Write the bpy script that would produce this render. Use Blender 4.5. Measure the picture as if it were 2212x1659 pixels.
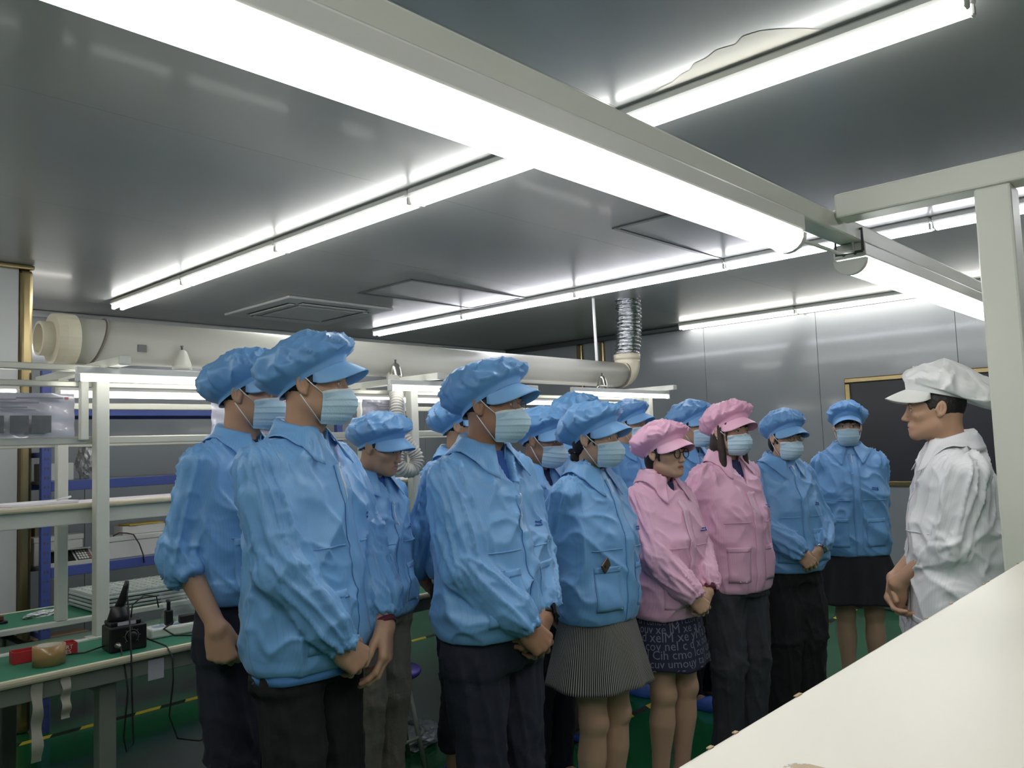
import bpy, bmesh, math, random
import numpy as np
from mathutils import Vector, Matrix
SC = bpy.context.scene
for o in list(bpy.data.objects): bpy.data.objects.remove(o)
COL = SC.collection
PI = math.pi
# ---------------------------------------------------------------- camera
cam_d = bpy.data.cameras.new('camera'); cam = bpy.data.objects.new('camera', cam_d); COL.objects.link(cam)
CAM_H = 1.48; YAW = math.radians(42.85); PITCH = math.radians(4.24); ROLL = math.radians(-2.12)
cam_d.sensor_fit = 'HORIZONTAL'; cam_d.sensor_width = 36.0; cam_d.lens = 36.0*1744.0/2212.0
cam_d.clip_start = 0.05; cam_d.clip_end = 60
_f = Vector((math.cos(YAW)*math.cos(PITCH), math.sin(YAW)*math.cos(PITCH), math.sin(PITCH)))
_r = Vector((math.sin(YAW), -math.cos(YAW), 0)); _u = _r.cross(_f)
_r2 = _r*math.cos(ROLL)+_u*math.sin(ROLL); _u2 = _u*math.cos(ROLL)-_r*math.sin(ROLL)
_m = Matrix((( _r2.x, _u2.x, -_f.x, 0), (_r2.y, _u2.y, -_f.y, 0), (_r2.z, _u2.z, -_f.z, CAM_H), (0, 0, 0, 1)))
cam.matrix_world = _m
SC.camera = cam
# ---------------------------------------------------------------- world, exposure
w = bpy.data.worlds.new('world'); SC.world = w; w.use_nodes = True
w.node_tree.nodes['Background'].inputs[0].default_value = (.55, .58, .6, 1)
w.node_tree.nodes['Background'].inputs[1].default_value = 0.02
SC.view_settings.view_transform = 'Standard'; SC.view_settings.look = 'None'
SC.view_settings.gamma = 1.0; SC.view_settings.use_curve_mapping = False
SC.view_settings.exposure = 1.05
SC.cycles.max_bounces = 7; SC.cycles.diffuse_bounces = 4; SC.cycles.glossy_bounces = 3; SC.cycles.transmission_bounces = 4; SC.cycles.transparent_max_bounces = 6
LAMP = 9.0        # radiance of the ceiling tubes
BENCH = 3.6       # radiance of the tubes over the long bench
NEAR = 6.2        # radiance of the wide lamps over the near bench
# ---------------------------------------------------------------- materials
def srgb(r, g, b):
    f = lambda c: (c/255/12.92) if c/255 <= .04045 else ((c/255+.055)/1.055)**2.4
    return (f(r), f(g), f(b), 1)
MATS = {}
def mat(name, col, rough=.5, metal=0., spec=.5, noise=None, bump=None, emit=None, coat=0., alpha=1., trans=0., sheen=0., wear=None):
    """procedural principled material. noise=(scale, amount) tone variation; bump=(scale, strength); wear=(scale, threshold, colour)"""
    if name in MATS: return MATS[name]
    m = bpy.data.materials.new(name); m.use_nodes = True; MATS[name] = m
    nt = m.node_tree; b = nt.nodes['Principled BSDF']; I = b.inputs
    if len(col) == 3: col = srgb(*col)
    I['Base Color'].default_value = col; I['Roughness'].default_value = rough; I['Metallic'].default_value = metal
    I['Specular IOR Level'].default_value = spec; I['Coat Weight'].default_value = coat; I['Coat Roughness'].default_value = .08
    I['Alpha'].default_value = alpha; I['Transmission Weight'].default_value = trans
    if sheen: I['Sheen Weight'].default_value = sheen; I['Sheen Roughness'].default_value = .4
    m.diffuse_color = col
    tc = nt.nodes.new('ShaderNodeTexCoord')
    last = None
    if noise:
        n = nt.nodes.new('ShaderNodeTexNoise'); n.inputs['Scale'].default_value = noise[0]; n.inputs['Detail'].default_value = 5
        nt.links.new(tc.outputs['Object'], n.inputs['Vector'])
        mx = nt.nodes.new('ShaderNodeMix'); mx.data_type = 'RGBA'; a = noise[1]
        mx.inputs['A'].default_value = tuple(max(0, c*(1-a)) for c in col[:3])+(1,); mx.inputs['B'].default_value = tuple(min(1, c*(1+a)) for c in col[:3])+(1,)
        nt.links.new(n.outputs['Fac'], mx.inputs['Factor']); last = mx.outputs['Result']
    if wear:
        n = nt.nodes.new('ShaderNodeTexNoise'); n.inputs['Scale'].default_value = wear[0]; n.inputs['Detail'].default_value = 8; n.inputs['Roughness'].default_value = .65
        nt.links.new(tc.outputs['Object'], n.inputs['Vector'])
        cr = nt.nodes.new('ShaderNodeValToRGB'); cr.color_ramp.elements[0].position = wear[1]; cr.color_ramp.elements[1].position = min(1, wear[1]+.03)
        nt.links.new(n.outputs['Fac'], cr.inputs['Fac'])
        mx = nt.nodes.new('ShaderNodeMix'); mx.data_type = 'RGBA'
        if last: nt.links.new(last, mx.inputs['A'])
        else: mx.inputs['A'].default_value = col
        mx.inputs['B'].default_value = srgb(*wear[2]); nt.links.new(cr.outputs['Color'], mx.inputs['Factor']); last = mx.outputs['Result']
    if last: nt.links.new(last, I['Base Color'])
    if bump:
        n = nt.nodes.new('ShaderNodeTexNoise'); n.inputs['Scale'].default_value = bump[0]; n.inputs['Detail'].default_value = 4
        nt.links.new(tc.outputs['Object'], n.inputs['Vector'])
        bp = nt.nodes.new('ShaderNodeBump'); bp.inputs['Strength'].default_value = bump[1]; bp.inputs['Distance'].default_value = .01
        nt.links.new(n.outputs['Fac'], bp.inputs['Height']); nt.links.new(bp.outputs['Normal'], I['Normal'])
    if emit:
        I['Emission Color'].default_value = emit[0]; I['Emission Strength'].default_value = emit[1]
    return m
# ---------------------------------------------------------------- mesh helpers
class MB:
    """collects shapes into one mesh (only for pieces that are one part)"""
    def __init__(s): s.v = []; s.f = []; s.uv = None; s.smooth = False
    def add(s, v, f):
        n = len(s.v); s.v += [tuple(p) for p in v]; s.f += [tuple(i+n for i in q) for q in f]; return s
    def box(s, x0, x1, y0, y1, z0, z1):
        return s.add([(x0,y0,z0),(x1,y0,z0),(x1,y1,z0),(x0,y1,z0),(x0,y0,z1),(x1,y0,z1),(x1,y1,z1),(x0,y1,z1)],
                     [(0,3,2,1),(4,5,6,7),(0,1,5,4),(1,2,6,5),(2,3,7,6),(3,0,4,7)])
    def bbox(s, x0, x1, y0, y1, z0, z1, r=.004, seg=1):
        bm = bmesh.new(); bmesh.ops.create_cube(bm, size=1)
        for v in bm.verts: v.co = ((x0+x1)/2+v.co.x*(x1-x0), (y0+y1)/2+v.co.y*(y1-y0), (z0+z1)/2+v.co.z*(z1-z0))
        r = min(r, .45*min(x1-x0, y1-y0, z1-z0))
        bmesh.ops.bevel(bm, geom=bm.edges[:], offset=r, segments=seg, affect='EDGES', profile=.5)
        bm.verts.ensure_lookup_table(); s.add([v.co[:] for v in bm.verts], [[v.index for v in f.verts] for f in bm.faces]); bm.free(); return s
    def quad(s, a, b, c, d): return s.add([a, b, c, d], [(0, 1, 2, 3)])
    def tube(s, pts, r, seg=10, cap=True):
        pts = [Vector(p) for p in pts]; n = len(pts); rs = r if hasattr(r, '__len__') else [r]*n
        T = [(pts[min(i+1, n-1)]-pts[max(i-1, 0)]).normalized() for i in range(n)]
        up = Vector((0, 0, 1)) if abs(T[0].z) < .9 else Vector((1, 0, 0)); N = (up-T[0]*up.dot(T[0])).normalized()
        vs = []
        for i in range(n):
            N = (N-T[i]*N.dot(T[i])).normalized(); B = T[i].cross(N)
            vs += [pts[i]+(N*math.cos(a)+B*math.sin(a))*rs[i] for a in (2*PI*k/seg for k in range(seg))]
        fs = [(i*seg+k, i*seg+(k+1) % seg, (i+1)*seg+(k+1) % seg, (i+1)*seg+k) for i in range(n-1) for k in range(seg)]
        if cap: fs += [tuple(range(seg-1, -1, -1)), tuple((n-1)*seg+k for k in range(seg))]
        return s.add(vs, fs)
    def lathe(s, c, prof, seg=24, axis='z', cap=True):
        vs = []
        for (r, h) in prof:
            for k in range(seg):
                a = 2*PI*k/seg; p = (r*math.cos(a), r*math.sin(a), h)
                if axis == 'x': p = (h, p[0], p[1])
                if axis == 'y': p = (p[1], h, p[0])
                vs.append((c[0]+p[0], c[1]+p[1], c[2]+p[2]))
        n = len(prof); fs = [(i*seg+k, i*seg+(k+1) % seg, (i+1)*seg+(k+1) % seg, (i+1)*seg+k) for i in range(n-1) for k in range(seg)]
        if cap: fs += [tuple(range(seg-1, -1, -1)), tuple((n-1)*seg+k for k in range(seg))]
        return s.add(vs, fs)
    def build(s, name, m, parent=None, smooth=False, loc=None, rotz=0.):
        return mesh_obj(name, s.v, s.f, m, parent, smooth, loc, rotz)
def mesh_obj(name, v, f, m, parent=None, smooth=False, loc=None, rotz=0., mesh=None):
    if mesh is None:
        mesh = bpy.data.meshes.new(name)
        if isinstance(v, np.ndarray): fast_mesh(mesh, v, f)
        else: mesh.from_pydata(v, [], f)
        for x in (m if isinstance(m, (list, tuple)) else [m]): mesh.materials.append(x)
        if smooth: mesh.polygons.foreach_set('use_smooth', np.ones(len(mesh.polygons), dtype=bool))
        mesh.update()
    o = bpy.data.objects.new(name, mesh); COL.objects.link(o)
    if loc is not None: o.location = loc
    o.rotation_euler.z = rotz
    if parent is not None: o.parent = parent
    return o
def fast_mesh(me, v, q):
    """v (n,3) array, q (m,4) quads or list of quad arrays"""
    me.vertices.add(len(v)); me.vertices.foreach_set('co', np.ascontiguousarray(v, dtype=np.float32).ravel())
    m = len(q); me.loops.add(m*4); me.polygons.add(m)
    me.loops.foreach_set('vertex_index', np.ascontiguousarray(q, dtype=np.int32).ravel())
    me.polygons.foreach_set('loop_start', np.arange(0, m*4, 4, dtype=np.int32))
    me.update(calc_edges=True)
def tag(o, label, cat, group=None):
    o['label'] = label; o['category'] = cat
    if group: o['group'] = group
    return o
def struct(o, label=None):
    o['kind'] = 'structure'
    if label: o['label'] = label
    return o
def empty(name, loc=(0, 0, 0), rotz=0.):
    o = bpy.data.objects.new(name, None); COL.objects.link(o); o.location = loc; o.rotation_euler.z = rotz; o.empty_display_size = .05
    return o
def copy_tree(o, parent=None):
    c = o.copy(); COL.objects.link(c); c.parent = parent
    for ch in list(o.children): copy_tree(ch, c)
    return c
# ================================================================ people: signed distance fields meshed with surface nets
class Grid:
    def __init__(s, lo, hi, h):
        s.lo = np.array(lo, float); s.h = h; s.n = np.ceil((np.array(hi)-s.lo)/h).astype(int)+1
        s.F = np.full(s.n, .06); s.ax = [s.lo[i]+h*np.arange(s.n[i]) for i in range(3)]
    def sub(s, lo, hi, pad):
        a = np.maximum(0, np.floor((np.array(lo)-pad-s.lo)/s.h).astype(int)); b = np.minimum(s.n, np.ceil((np.array(hi)+pad-s.lo)/s.h).astype(int)+1)
        if np.any(b-a < 1): return None
        sl = tuple(slice(a[i], b[i]) for i in range(3))
        return sl, s.ax[0][sl[0]][:, None, None], s.ax[1][sl[1]][None, :, None], s.ax[2][sl[2]][None, None, :]
    def op(s, prim, k=.0, mode='add', pad=None):
        pad = (k+.02) if pad is None else pad
        r = s.sub(prim.lo, prim.hi, pad)
        if r is None: return s
        sl, X, Y, Z = r; d = prim(X, Y, Z); a = s.F[sl]
        if mode == 'add':
            if k: t = np.clip(.5+.5*(d-a)/k, 0, 1); s.F[sl] = d*(1-t)+a*t-k*t*(1-t)
            else: s.F[sl] = np.minimum(a, d)
        else:
            d = -d
            if k: t = np.clip(.5-.5*(d-a)/k, 0, 1); s.F[sl] = d*(1-t)+a*t+k*t*(1-t)
            else: s.F[sl] = np.maximum(a, d)
        return s
    def sample(s, P):
        q = (P-s.lo)/s.h; i = np.clip(np.floor(q).astype(int), 0, s.n-2); t = np.clip(q-i, 0, 1); F = s.F
        def g(a, b, c): return F[i[:, 0]+a, i[:, 1]+b, i[:, 2]+c]
        x, y, z = t[:, 0], t[:, 1], t[:, 2]
        return ((g(0,0,0)*(1-x)+g(1,0,0)*x)*(1-y)+(g(0,1,0)*(1-x)+g(1,1,0)*x)*y)*(1-z)+((g(0,0,1)*(1-x)+g(1,0,1)*x)*(1-y)+(g(0,1,1)*(1-x)+g(1,1,1)*x)*y)*z
    def grad(s, P):
        e = s.h; G = np.stack([s.sample(P+np.eye(3)[i]*e)-s.sample(P-np.eye(3)[i]*e) for i in range(3)], 1)
        return G/np.maximum(1e-9, np.linalg.norm(G, axis=1))[:, None]
    def mesh(s):
        F = s.F; S = F < 0; n = s.n
        c = np.zeros(n-1, int)
        for dx in (0, 1):
            for dy in (0, 1):
                for dz in (0, 1): c += S[dx:n[0]-1+dx, dy:n[1]-1+dy, dz:n[2]-1+dz]
        act = (c > 0) & (c < 8); I = np.argwhere(act); idx = np.full(n-1, -1); idx[act] = np.arange(len(I))
        cs = [(a, b, d) for a in (0, 1) for b in (0, 1) for d in (0, 1)]
        val = {q: F[I[:, 0]+q[0], I[:, 1]+q[1], I[:, 2]+q[2]] for q in cs}
        pos = np.zeros((len(I), 3)); cnt = np.zeros(len(I))
        for q in cs:
            for ax in range(3):
                if q[ax] == 0:
                    q2 = list(q); q2[ax] = 1; q2 = tuple(q2); a, b = val[q], val[q2]; m = (a < 0) != (b < 0)
                    t = np.where(m, a/np.where(m, a-b, 1), 0)
                    p = np.array(q, float)[None, :].repeat(len(I), 0); p[:, ax] = t
                    pos[m] += p[m]; cnt[m] += 1
        v = s.lo+s.h*(I+pos/np.maximum(cnt, 1)[:, None]); qs = []
        for ax in range(3):
            b, d = (ax+1) % 3, (ax+2) % 3
            sl0 = [slice(None)]*3; sl1 = [slice(None)]*3; sl0[ax] = slice(0, n[ax]-1); sl1[ax] = slice(1, n[ax])
            A = S[tuple(sl0)]; B = S[tuple(sl1)]; ch = A != B
            ch = ch.copy(); k = [slice(None)]*3; k[b] = 0; ch[tuple(k)] = False; k[b] = -1; ch[tuple(k)] = False
            k = [slice(None)]*3; k[d] = 0; ch[tuple(k)] = False; k[d] = -1; ch[tuple(k)] = False
            E = np.argwhere(ch); eb = np.eye(3, dtype=int)[b]; ed = np.eye(3, dtype=int)[d]
            g = lambda e: idx[e[:, 0], e[:, 1], e[:, 2]]
            q = np.stack([g(E-eb-ed), g(E-ed), g(E), g(E-eb)], 1); fl = A[ch]
            q[~fl] = q[~fl][:, ::-1]; qs.append(q)
        return v, np.concatenate(qs)
class Cap:       # tapered capsule
    def __init__(s, a, b, ra, rb=None):
        s.a = np.array(a, float); s.b = np.array(b, float); s.ra = ra; s.rb = ra if rb is None else rb; m = max(s.ra, s.rb)
        s.lo = np.minimum(s.a, s.b)-m; s.hi = np.maximum(s.a, s.b)+m
    def __call__(s, X, Y, Z):
        d = s.b-s.a; L = d@d; t = np.clip(((X-s.a[0])*d[0]+(Y-s.a[1])*d[1]+(Z-s.a[2])*d[2])/L, 0, 1)
        return np.sqrt((X-s.a[0]-t*d[0])**2+(Y-s.a[1]-t*d[1])**2+(Z-s.a[2]-t*d[2])**2)-(s.ra+(s.rb-s.ra)*t)
class Limb:      # capsule with a radius profile along its axis (list of (t, r)), slightly flattened ends
    def __init__(s, a, b, prof, flat=None):
        s.a = np.array(a, float); s.b = np.array(b, float); s.t = [p[0] for p in prof]; s.r = [p[1] for p in prof]; m = max(s.r)
        s.lo = np.minimum(s.a, s.b)-m; s.hi = np.maximum(s.a, s.b)+m; s.flat = flat
    def __call__(s, X, Y, Z):
        d = s.b-s.a; L = d@d; t0 = ((X-s.a[0])*d[0]+(Y-s.a[1])*d[1]+(Z-s.a[2])*d[2])/L; t = np.clip(t0, 0, 1)
        r = np.interp(t, s.t, s.r)
        q = np.sqrt((X-s.a[0]-t*d[0])**2+(Y-s.a[1]-t*d[1])**2+(Z-s.a[2]-t*d[2])**2)-r
        if s.flat: q = np.maximum(q, (t0-1)*math.sqrt(L)-s.flat)      # flat cut at the b end
        return q
class Ell:
    def __init__(s, c, r, rot=None):
        s.c = np.array(c, float); s.r = np.array(r, float); s.R = rot; m = s.r.max() if rot is not None else s.r; s.lo = s.c-m; s.hi = s.c+m
    def __call__(s, X, Y, Z):
        x, y, z = X-s.c[0], Y-s.c[1], Z-s.c[2]
        if s.R is not None: R = s.R; x, y, z = R[0][0]*x+R[0][1]*y+R[0][2]*z, R[1][0]*x+R[1][1]*y+R[1][2]*z, R[2][0]*x+R[2][1]*y+R[2][2]*z
        r = s.r; k0 = np.sqrt((x/r[0])**2+(y/r[1])**2+(z/r[2])**2); k1 = np.sqrt((x/r[0]**2)**2+(y/r[1]**2)**2+(z/r[2]**2)**2)
        return np.where(k1 > 1e-9, k0*(k0-1)/np.maximum(k1, 1e-9), -r.min())
class Loft:      # upright stack of super-ellipses: rows (z, rx, ry, yc)
    def __init__(s, rows, p=2.3):
        s.z = [r[0] for r in rows]; s.rx = [r[1] for r in rows]; s.ry = [r[2] for r in rows]; s.yc = [r[3] for r in rows]; s.p = p
        s.lo = np.array([-max(s.rx), min(s.yc)-max(s.ry), s.z[0]]); s.hi = np.array([max(s.rx), max(s.yc)+max(s.ry), s.z[-1]])
    def __call__(s, X, Y, Z):
        zc = np.clip(Z, s.z[0], s.z[-1]); rx = np.interp(zc, s.z, s.rx); ry = np.interp(zc, s.z, s.ry); yc = np.interp(zc, s.z, s.yc)
        k = ((np.abs(X)/rx)**s.p+(np.abs(Y-yc)/ry)**s.p)**(1/s.p)
        d = (k-1)*np.minimum(rx, ry)
        return np.maximum(d, np.maximum(s.z[0]-Z, Z-s.z[-1]))
class Half:      # half space n.p > c is INSIDE
    def __init__(s, n, c): s.nv = np.array(n, float); s.c = c; s.lo = np.array([-9.]*3); s.hi = np.array([9.]*3)
    def __call__(s, X, Y, Z): return s.c-(X*s.nv[0]+Y*s.nv[1]+Z*s.nv[2])
_perm = np.random.RandomState(7).permutation(256); _perm = np.concatenate([_perm, _perm, _perm])
_gr = np.random.RandomState(3).normal(size=(256, 3)); _gr /= np.linalg.norm(_gr, axis=1)[:, None]
def noise3(P):
    i = np.floor(P).astype(int); f = P-i; i &= 255; u = f*f*f*(f*(f*6-15)+10); out = 0
    for a in (0, 1):
        for b in (0, 1):
            for c in (0, 1):
                h = _perm[_perm[_perm[i[:, 0]+a]+i[:, 1]+b]+i[:, 2]+c]; g = _gr[h]
                d = (g*(f-np.array([a, b, c]))).sum(1)
                out = out+d*(u[:, 0] if a else 1-u[:, 0])*(u[:, 1] if b else 1-u[:, 1])*(u[:, 2] if c else 1-u[:, 2])
    return out*1.6
def ridge(P): return 1-2*np.abs(noise3(P))
def rotm(yaw=0, pitch=0, roll=0):
    """local head/person rotation: yaw about Z (left positive), pitch about X (up positive), roll about Y"""
    cy, sy, cp, sp, cr, sr = math.cos(yaw), math.sin(yaw), math.cos(pitch), math.sin(pitch), math.cos(roll), math.sin(roll)
    return np.array([[cy, -sy, 0], [sy, cy, 0], [0, 0, 1]])@np.array([[1, 0, 0], [0, cp, -sp], [0, sp, cp]])@np.array([[cr, 0, sr], [0, 1, 0], [-sr, 0, cr]])
def nrm(v): v = np.array(v, float); return v/np.linalg.norm(v)
def grid_quads(nu, nv, wrap=False):
    i = np.arange(nu-1 if not wrap else nu); j = np.arange(nv-1); I, J = np.meshgrid(i, j, indexing='ij'); I2 = (I+1) % nu
    return np.stack([I*nv+J, I2*nv+J, I2*nv+J+1, I*nv+J+1], -1).reshape(-1, 4)
def thicken(v, q, t, nu, nv, wrap=False):
    """shell of a (nu x nv) sheet: offset copy along the normals and side walls"""
    V = v.reshape(nu, nv, 3)
    du = (np.roll(V, -1, 0)-np.roll(V, 1, 0)) if wrap else np.gradient(V, axis=0)
    N = np.cross(du, np.gradient(V, axis=1)).reshape(-1, 3)
    N /= np.maximum(1e-9, np.linalg.norm(N, axis=1))[:, None]; n = len(v); b = v-N*t
    side = []
    rows = [np.arange(nu)*nv, np.arange(nu)*nv+nv-1]
    for r, fl in zip(rows, (0, 1)):
        for k in range(nu if wrap else nu-1):
            a, c = r[k], r[(k+1) % nu]; s = [a, c, c+n, a+n]; side.append(s if fl else s[::-1])
    if not wrap:
        for r, fl in ((np.arange(nv), 1), (np.arange(nv)+(nu-1)*nv, 0)):
            for k in range(nv-1):
                a, c = r[k], r[k+1]; s = [a, c, c+n, a+n]; side.append(s if fl else s[::-1])
    return np.concatenate([v, b]), np.concatenate([q, q[:, ::-1]+n, np.array(side)])
# ================================================================ the room (X runs right-and-away, Y runs left-and-away from the camera)
U0, U1, V0, V1, HC = -3.4, 7.05, -3.4, 6.62, 2.60
M_FLOOR = mat('green epoxy floor', srgb(26, 104, 60), rough=.22, noise=(1.6, .18), coat=.3)
M_CEIL = mat('grey enamelled ceiling panel', srgb(160, 162, 160), rough=.30, noise=(1.2, .04), coat=.12, bump=(1.1, .02))
M_WALL = mat('grey enamelled wall panel', srgb(152, 157, 161), rough=.20, noise=(1.1, .04), coat=.4, bump=(1.3, .04))
M_JOINT = mat('dark panel joint', srgb(84, 86, 88), rough=.6)
M_COVE = mat('aluminium cove trim', srgb(92, 95, 96), rough=.35, metal=.3)
M_BRASS = mat('brass coloured trim', srgb(158, 142, 104), rough=.24, metal=.85, noise=(6, .15))
M_WPANEL = mat('white wall panel', srgb(196, 199, 200), rough=.3)
M_CREAM = mat('cream enamelled steel', srgb(206, 208, 196), rough=.38, noise=(5, .05))
M_FRAMEP = mat('off-white frame paint', srgb(212, 213, 204), rough=.4, noise=(7, .05), wear=(16, .73, (150, 146, 132)))
M_DARKGLASS = mat('dark window glass', srgb(56, 56, 62), rough=.3, spec=.4)
floor = struct(MB().box(U0, U1, V0, V1, -.08, 0).build('floor', M_FLOOR))
ceiling = struct(MB().box(U0, U1, V0, V1, HC+.012, HC+.1).build('ceiling', M_JOINT))
vs = [2.66-1.14*k for k in range(-4, 7)]; vs = sorted(vs); edges = [V0]+[v for v in vs if V0+.1 < v < V1-.1]+[V1]
for a, b in zip(edges[:-1], edges[1:]): MB().box(U0, U1, a+.0007, b-.0007, HC, HC+.012).build('panel', M_CEIL, ceiling)
def wall_u(name, u, sgn, m=M_WALL, seams=None, z1=HC):
    w_ = struct(MB().box(u, u+sgn*.08, V0, V1, 0, z1).build(name, M_JOINT)); e = [V0]+seams+[V1]
    for a, b in zip(e[:-1], e[1:]):
        x0, x1 = sorted((u-sgn*.012, u)); MB().box(x0, x1, a+.002, b-.002, 0.0, z1).build('panel', m, w_)
    return w_
def wall_v(name, v, sgn, m=M_WALL, seams=None):
    w_ = struct(MB().box(U0, U1, v, v+sgn*.08, 0, HC).build(name, M_JOINT)); e = [U0]+seams+[U1]
    for a, b in zip(e[:-1], e[1:]):
        y0, y1 = sorted((v-sgn*.012, v)); MB().box(a+.002, b-.002, y0, y1, 0.0, HC).build('panel', m, w_)
    return w_
wr = wall_u('wall_right', U1, 1, seams=[v for v in [2.84+1.11*k for k in range(-5, 4)] if V0+.2 < v < V1-.1])
wb = wall_v('wall_back', V1, 1, seams=[U0+1.14*k for k in range(1, 9)])
wall_u('wall_left', U0, -1, seams=[V0+1.14*k for k in range(1, 9)]); wall_v('wall_front', V0, -1, seams=[U0+1.14*k for k in range(1, 9)])
struct(MB().bbox(U1-.05, U1-.013, V0, V1, HC-.055, HC-.001, .015, 2).build('trim_1', M_COVE)); struct(MB().bbox(1.5, U1-.052, V1-.05, V1-.013, HC-.05, HC-.001, .015, 2).build('trim_2', M_WPANEL))
struct(MB().bbox(U1-.04, U1-.013, V0, V1, 0.001, .08, .01).build('baseboard_right', M_COVE)); struct(MB().bbox(U0, U1-.052, V1-.04, V1-.013, .001, .08, .01).build('baseboard_back', M_COVE))
for i, (v, wd_) in enumerate(((5.47, .075), (5.17, .055))):
    struct(MB().bbox(U1-.05, U1-.013, v-wd_/2, v+wd_/2, 0, HC-.056, .012, 2).build('trim_%d' % (i+3), M_BRASS))
# white clad column with brass coloured corner trim
col_ = struct(MB().bbox(.35, 1.425, 5.10, 5.85, .0, HC-.03, .004).build('wall_column', M_WPANEL))
struct(MB().bbox(1.427, 1.495, 5.085, 5.85, 0, HC-.03, .02, 3).build('trim_5', M_BRASS)); struct(MB().bbox(.35, 1.50, 5.075, 5.85, HC-.03, HC-.002, .01, 2).build('trim_6', M_BRASS))
# window in the right wall
win = struct(MB().box(U1-.016, U1-.0125, 1.20, 2.575, 1.06, 1.89).build('window_1', M_DARKGLASS))
fr = .045
for (v0, v1, z0, z1) in ((1.155, 2.62, 1.89, 1.935), (1.155, 2.62, 1.015, 1.06), (2.575, 2.62, 1.06, 1.89), (1.155, 1.20, 1.06, 1.89)):
    MB().bbox(U1-.036, U1-.013, v0, v1, z0, z1, .008, 2).build('window_frame', M_BRASS, win)
# floor tape lines: alternating yellow and black pieces
M_YEL = mat('yellow tape', srgb(212, 190, 60), rough=.5, noise=(20, .1)); M_BLK = mat('black tape', srgb(26, 28, 28), rough=.5)
for (v, ua, ub, ph, nm) in ((2.62, 2.0, 6.95, .04, 'the row of people'), (4.92, 0.2, 6.9, .0, 'the blue shelving'), (5.78, 1.55, 6.9, .1, 'the back wall')):
    t = empty('floor_tape', ((ua+ub)/2, v, 0)); tag(t, 'yellow and black striped floor tape line beside '+nm, 'floor tape'); k = 0; u = ua+ph
    while u < ub:
        for m_, nme in ((M_YEL, 'yellow_piece'), (M_BLK, 'black_piece')):
            L = .145; c = u-(ua+ub)/2
            mesh_obj(nme, [(c, -.025, .0012), (c+L, -.025, .0012), (c+L+.03, .025, .0012), (c+.03, .025, .0012), (c, -.025, 0), (c+L, -.025, 0), (c+L+.03, .025, 0), (c+.03, .025, 0)], [(0, 1, 2, 3), (0, 4, 5, 1), (1, 5, 6, 2), (2, 6, 7, 3), (3, 7, 4, 0)], m_, t); u += .148
# ================================================================ ceiling lamps
M_HOUSE = mat('white lamp housing', srgb(222, 222, 218), rough=.35)
def glow(name, col, s): return mat(name, (1, 1, 1, 1), rough=.4, emit=(col+(1,), s))
G0 = glow('neutral lamp tube', (1, 1, .965), LAMP); G1 = glow('cool lamp tube', (.93, .925, 1), LAMP); G2 = glow('warm lamp tube', (1, .965, .90), LAMP*.6); GB = glow('bench lamp tube', (1, .985, .93), BENCH); GN = glow('near bench lamp diffuser', (1, 1, .97), NEAR)
_lm = {}
def ceiling_lamp(u, v0, v1, G, label, group):
    L = v1-v0; t = empty('ceiling_lamp', (u, (v0+v1)/2, HC)); tag(t, label, 'ceiling lamp', group); k = (G.name, round(L, 3))
    if k not in _lm:
        _lm[k] = [MB().bbox(-.055, .055, -L/2, L/2, -.034, 0, .008, 1).build('housing', M_HOUSE, t), ]
        for s in (-1, 1):
            x = s*.03; _lm[k].append(MB().tube([(x, -L/2+.012, -.05), (x, L/2-.012, -.05)], .0135, 12).build('tube', G, t, True))
            for e in (-1, 1): _lm[k].append(MB().bbox(x-.014, x+.014, e*(L/2-.006)-.006, e*(L/2-.006)+.006, -.066, -.034, .004).build('lamp_holder', M_HOUSE, t))
    else:
        for o in _lm[k]: c = o.copy(); COL.objects.link(c); c.parent = t
    return t
ORD = ['first', 'second', 'third', 'fourth', 'fifth', 'sixth', 'seventh']
def lamp_row(u, va, vb, n, G, where, start='the back wall'):
    p = (va-vb)/n
    for k in range(n): ceiling_lamp(u, va-p*(k+1)+.004, va-p*k-.004, G, 'twin tube ceiling lamp, %s from %s, in the row %s' % (ORD[k], start, where), 'ceiling tube lamps')
lamp_row(2.275, 5.92, .46, 5, G0, 'over the people'); lamp_row(4.66, 6.04, -1.2, 6, G1, 'over the duct end'); lamp_row(6.93, 4.14, -.6, 4, G2, 'along the window wall')
lamp_row(-.12, 4.5, -2.94, 7, G0, 'added unseen above the camera for fill light'); lamp_row(2.275, -.7, -2.9, 2, G0, 'added unseen beyond the near bench for fill light', 'the near bench')  # both rows are out of view, added to brighten people and camera-facing sides
wl = empty('wall_lamp', (2.0, V1-.014, 2.335)); tag(wl, 'small tube lamp glimpsed between the white column and the duct cap', 'lamp'); MB().bbox(-.20, .20, -.03, -.0005, .0, .03, .004).build('housing', M_HOUSE, wl); MB().tube([(-.19, -.03, -.014), (.19, -.03, -.014)], .012, 12).build('tube', G2, wl, True)
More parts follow.
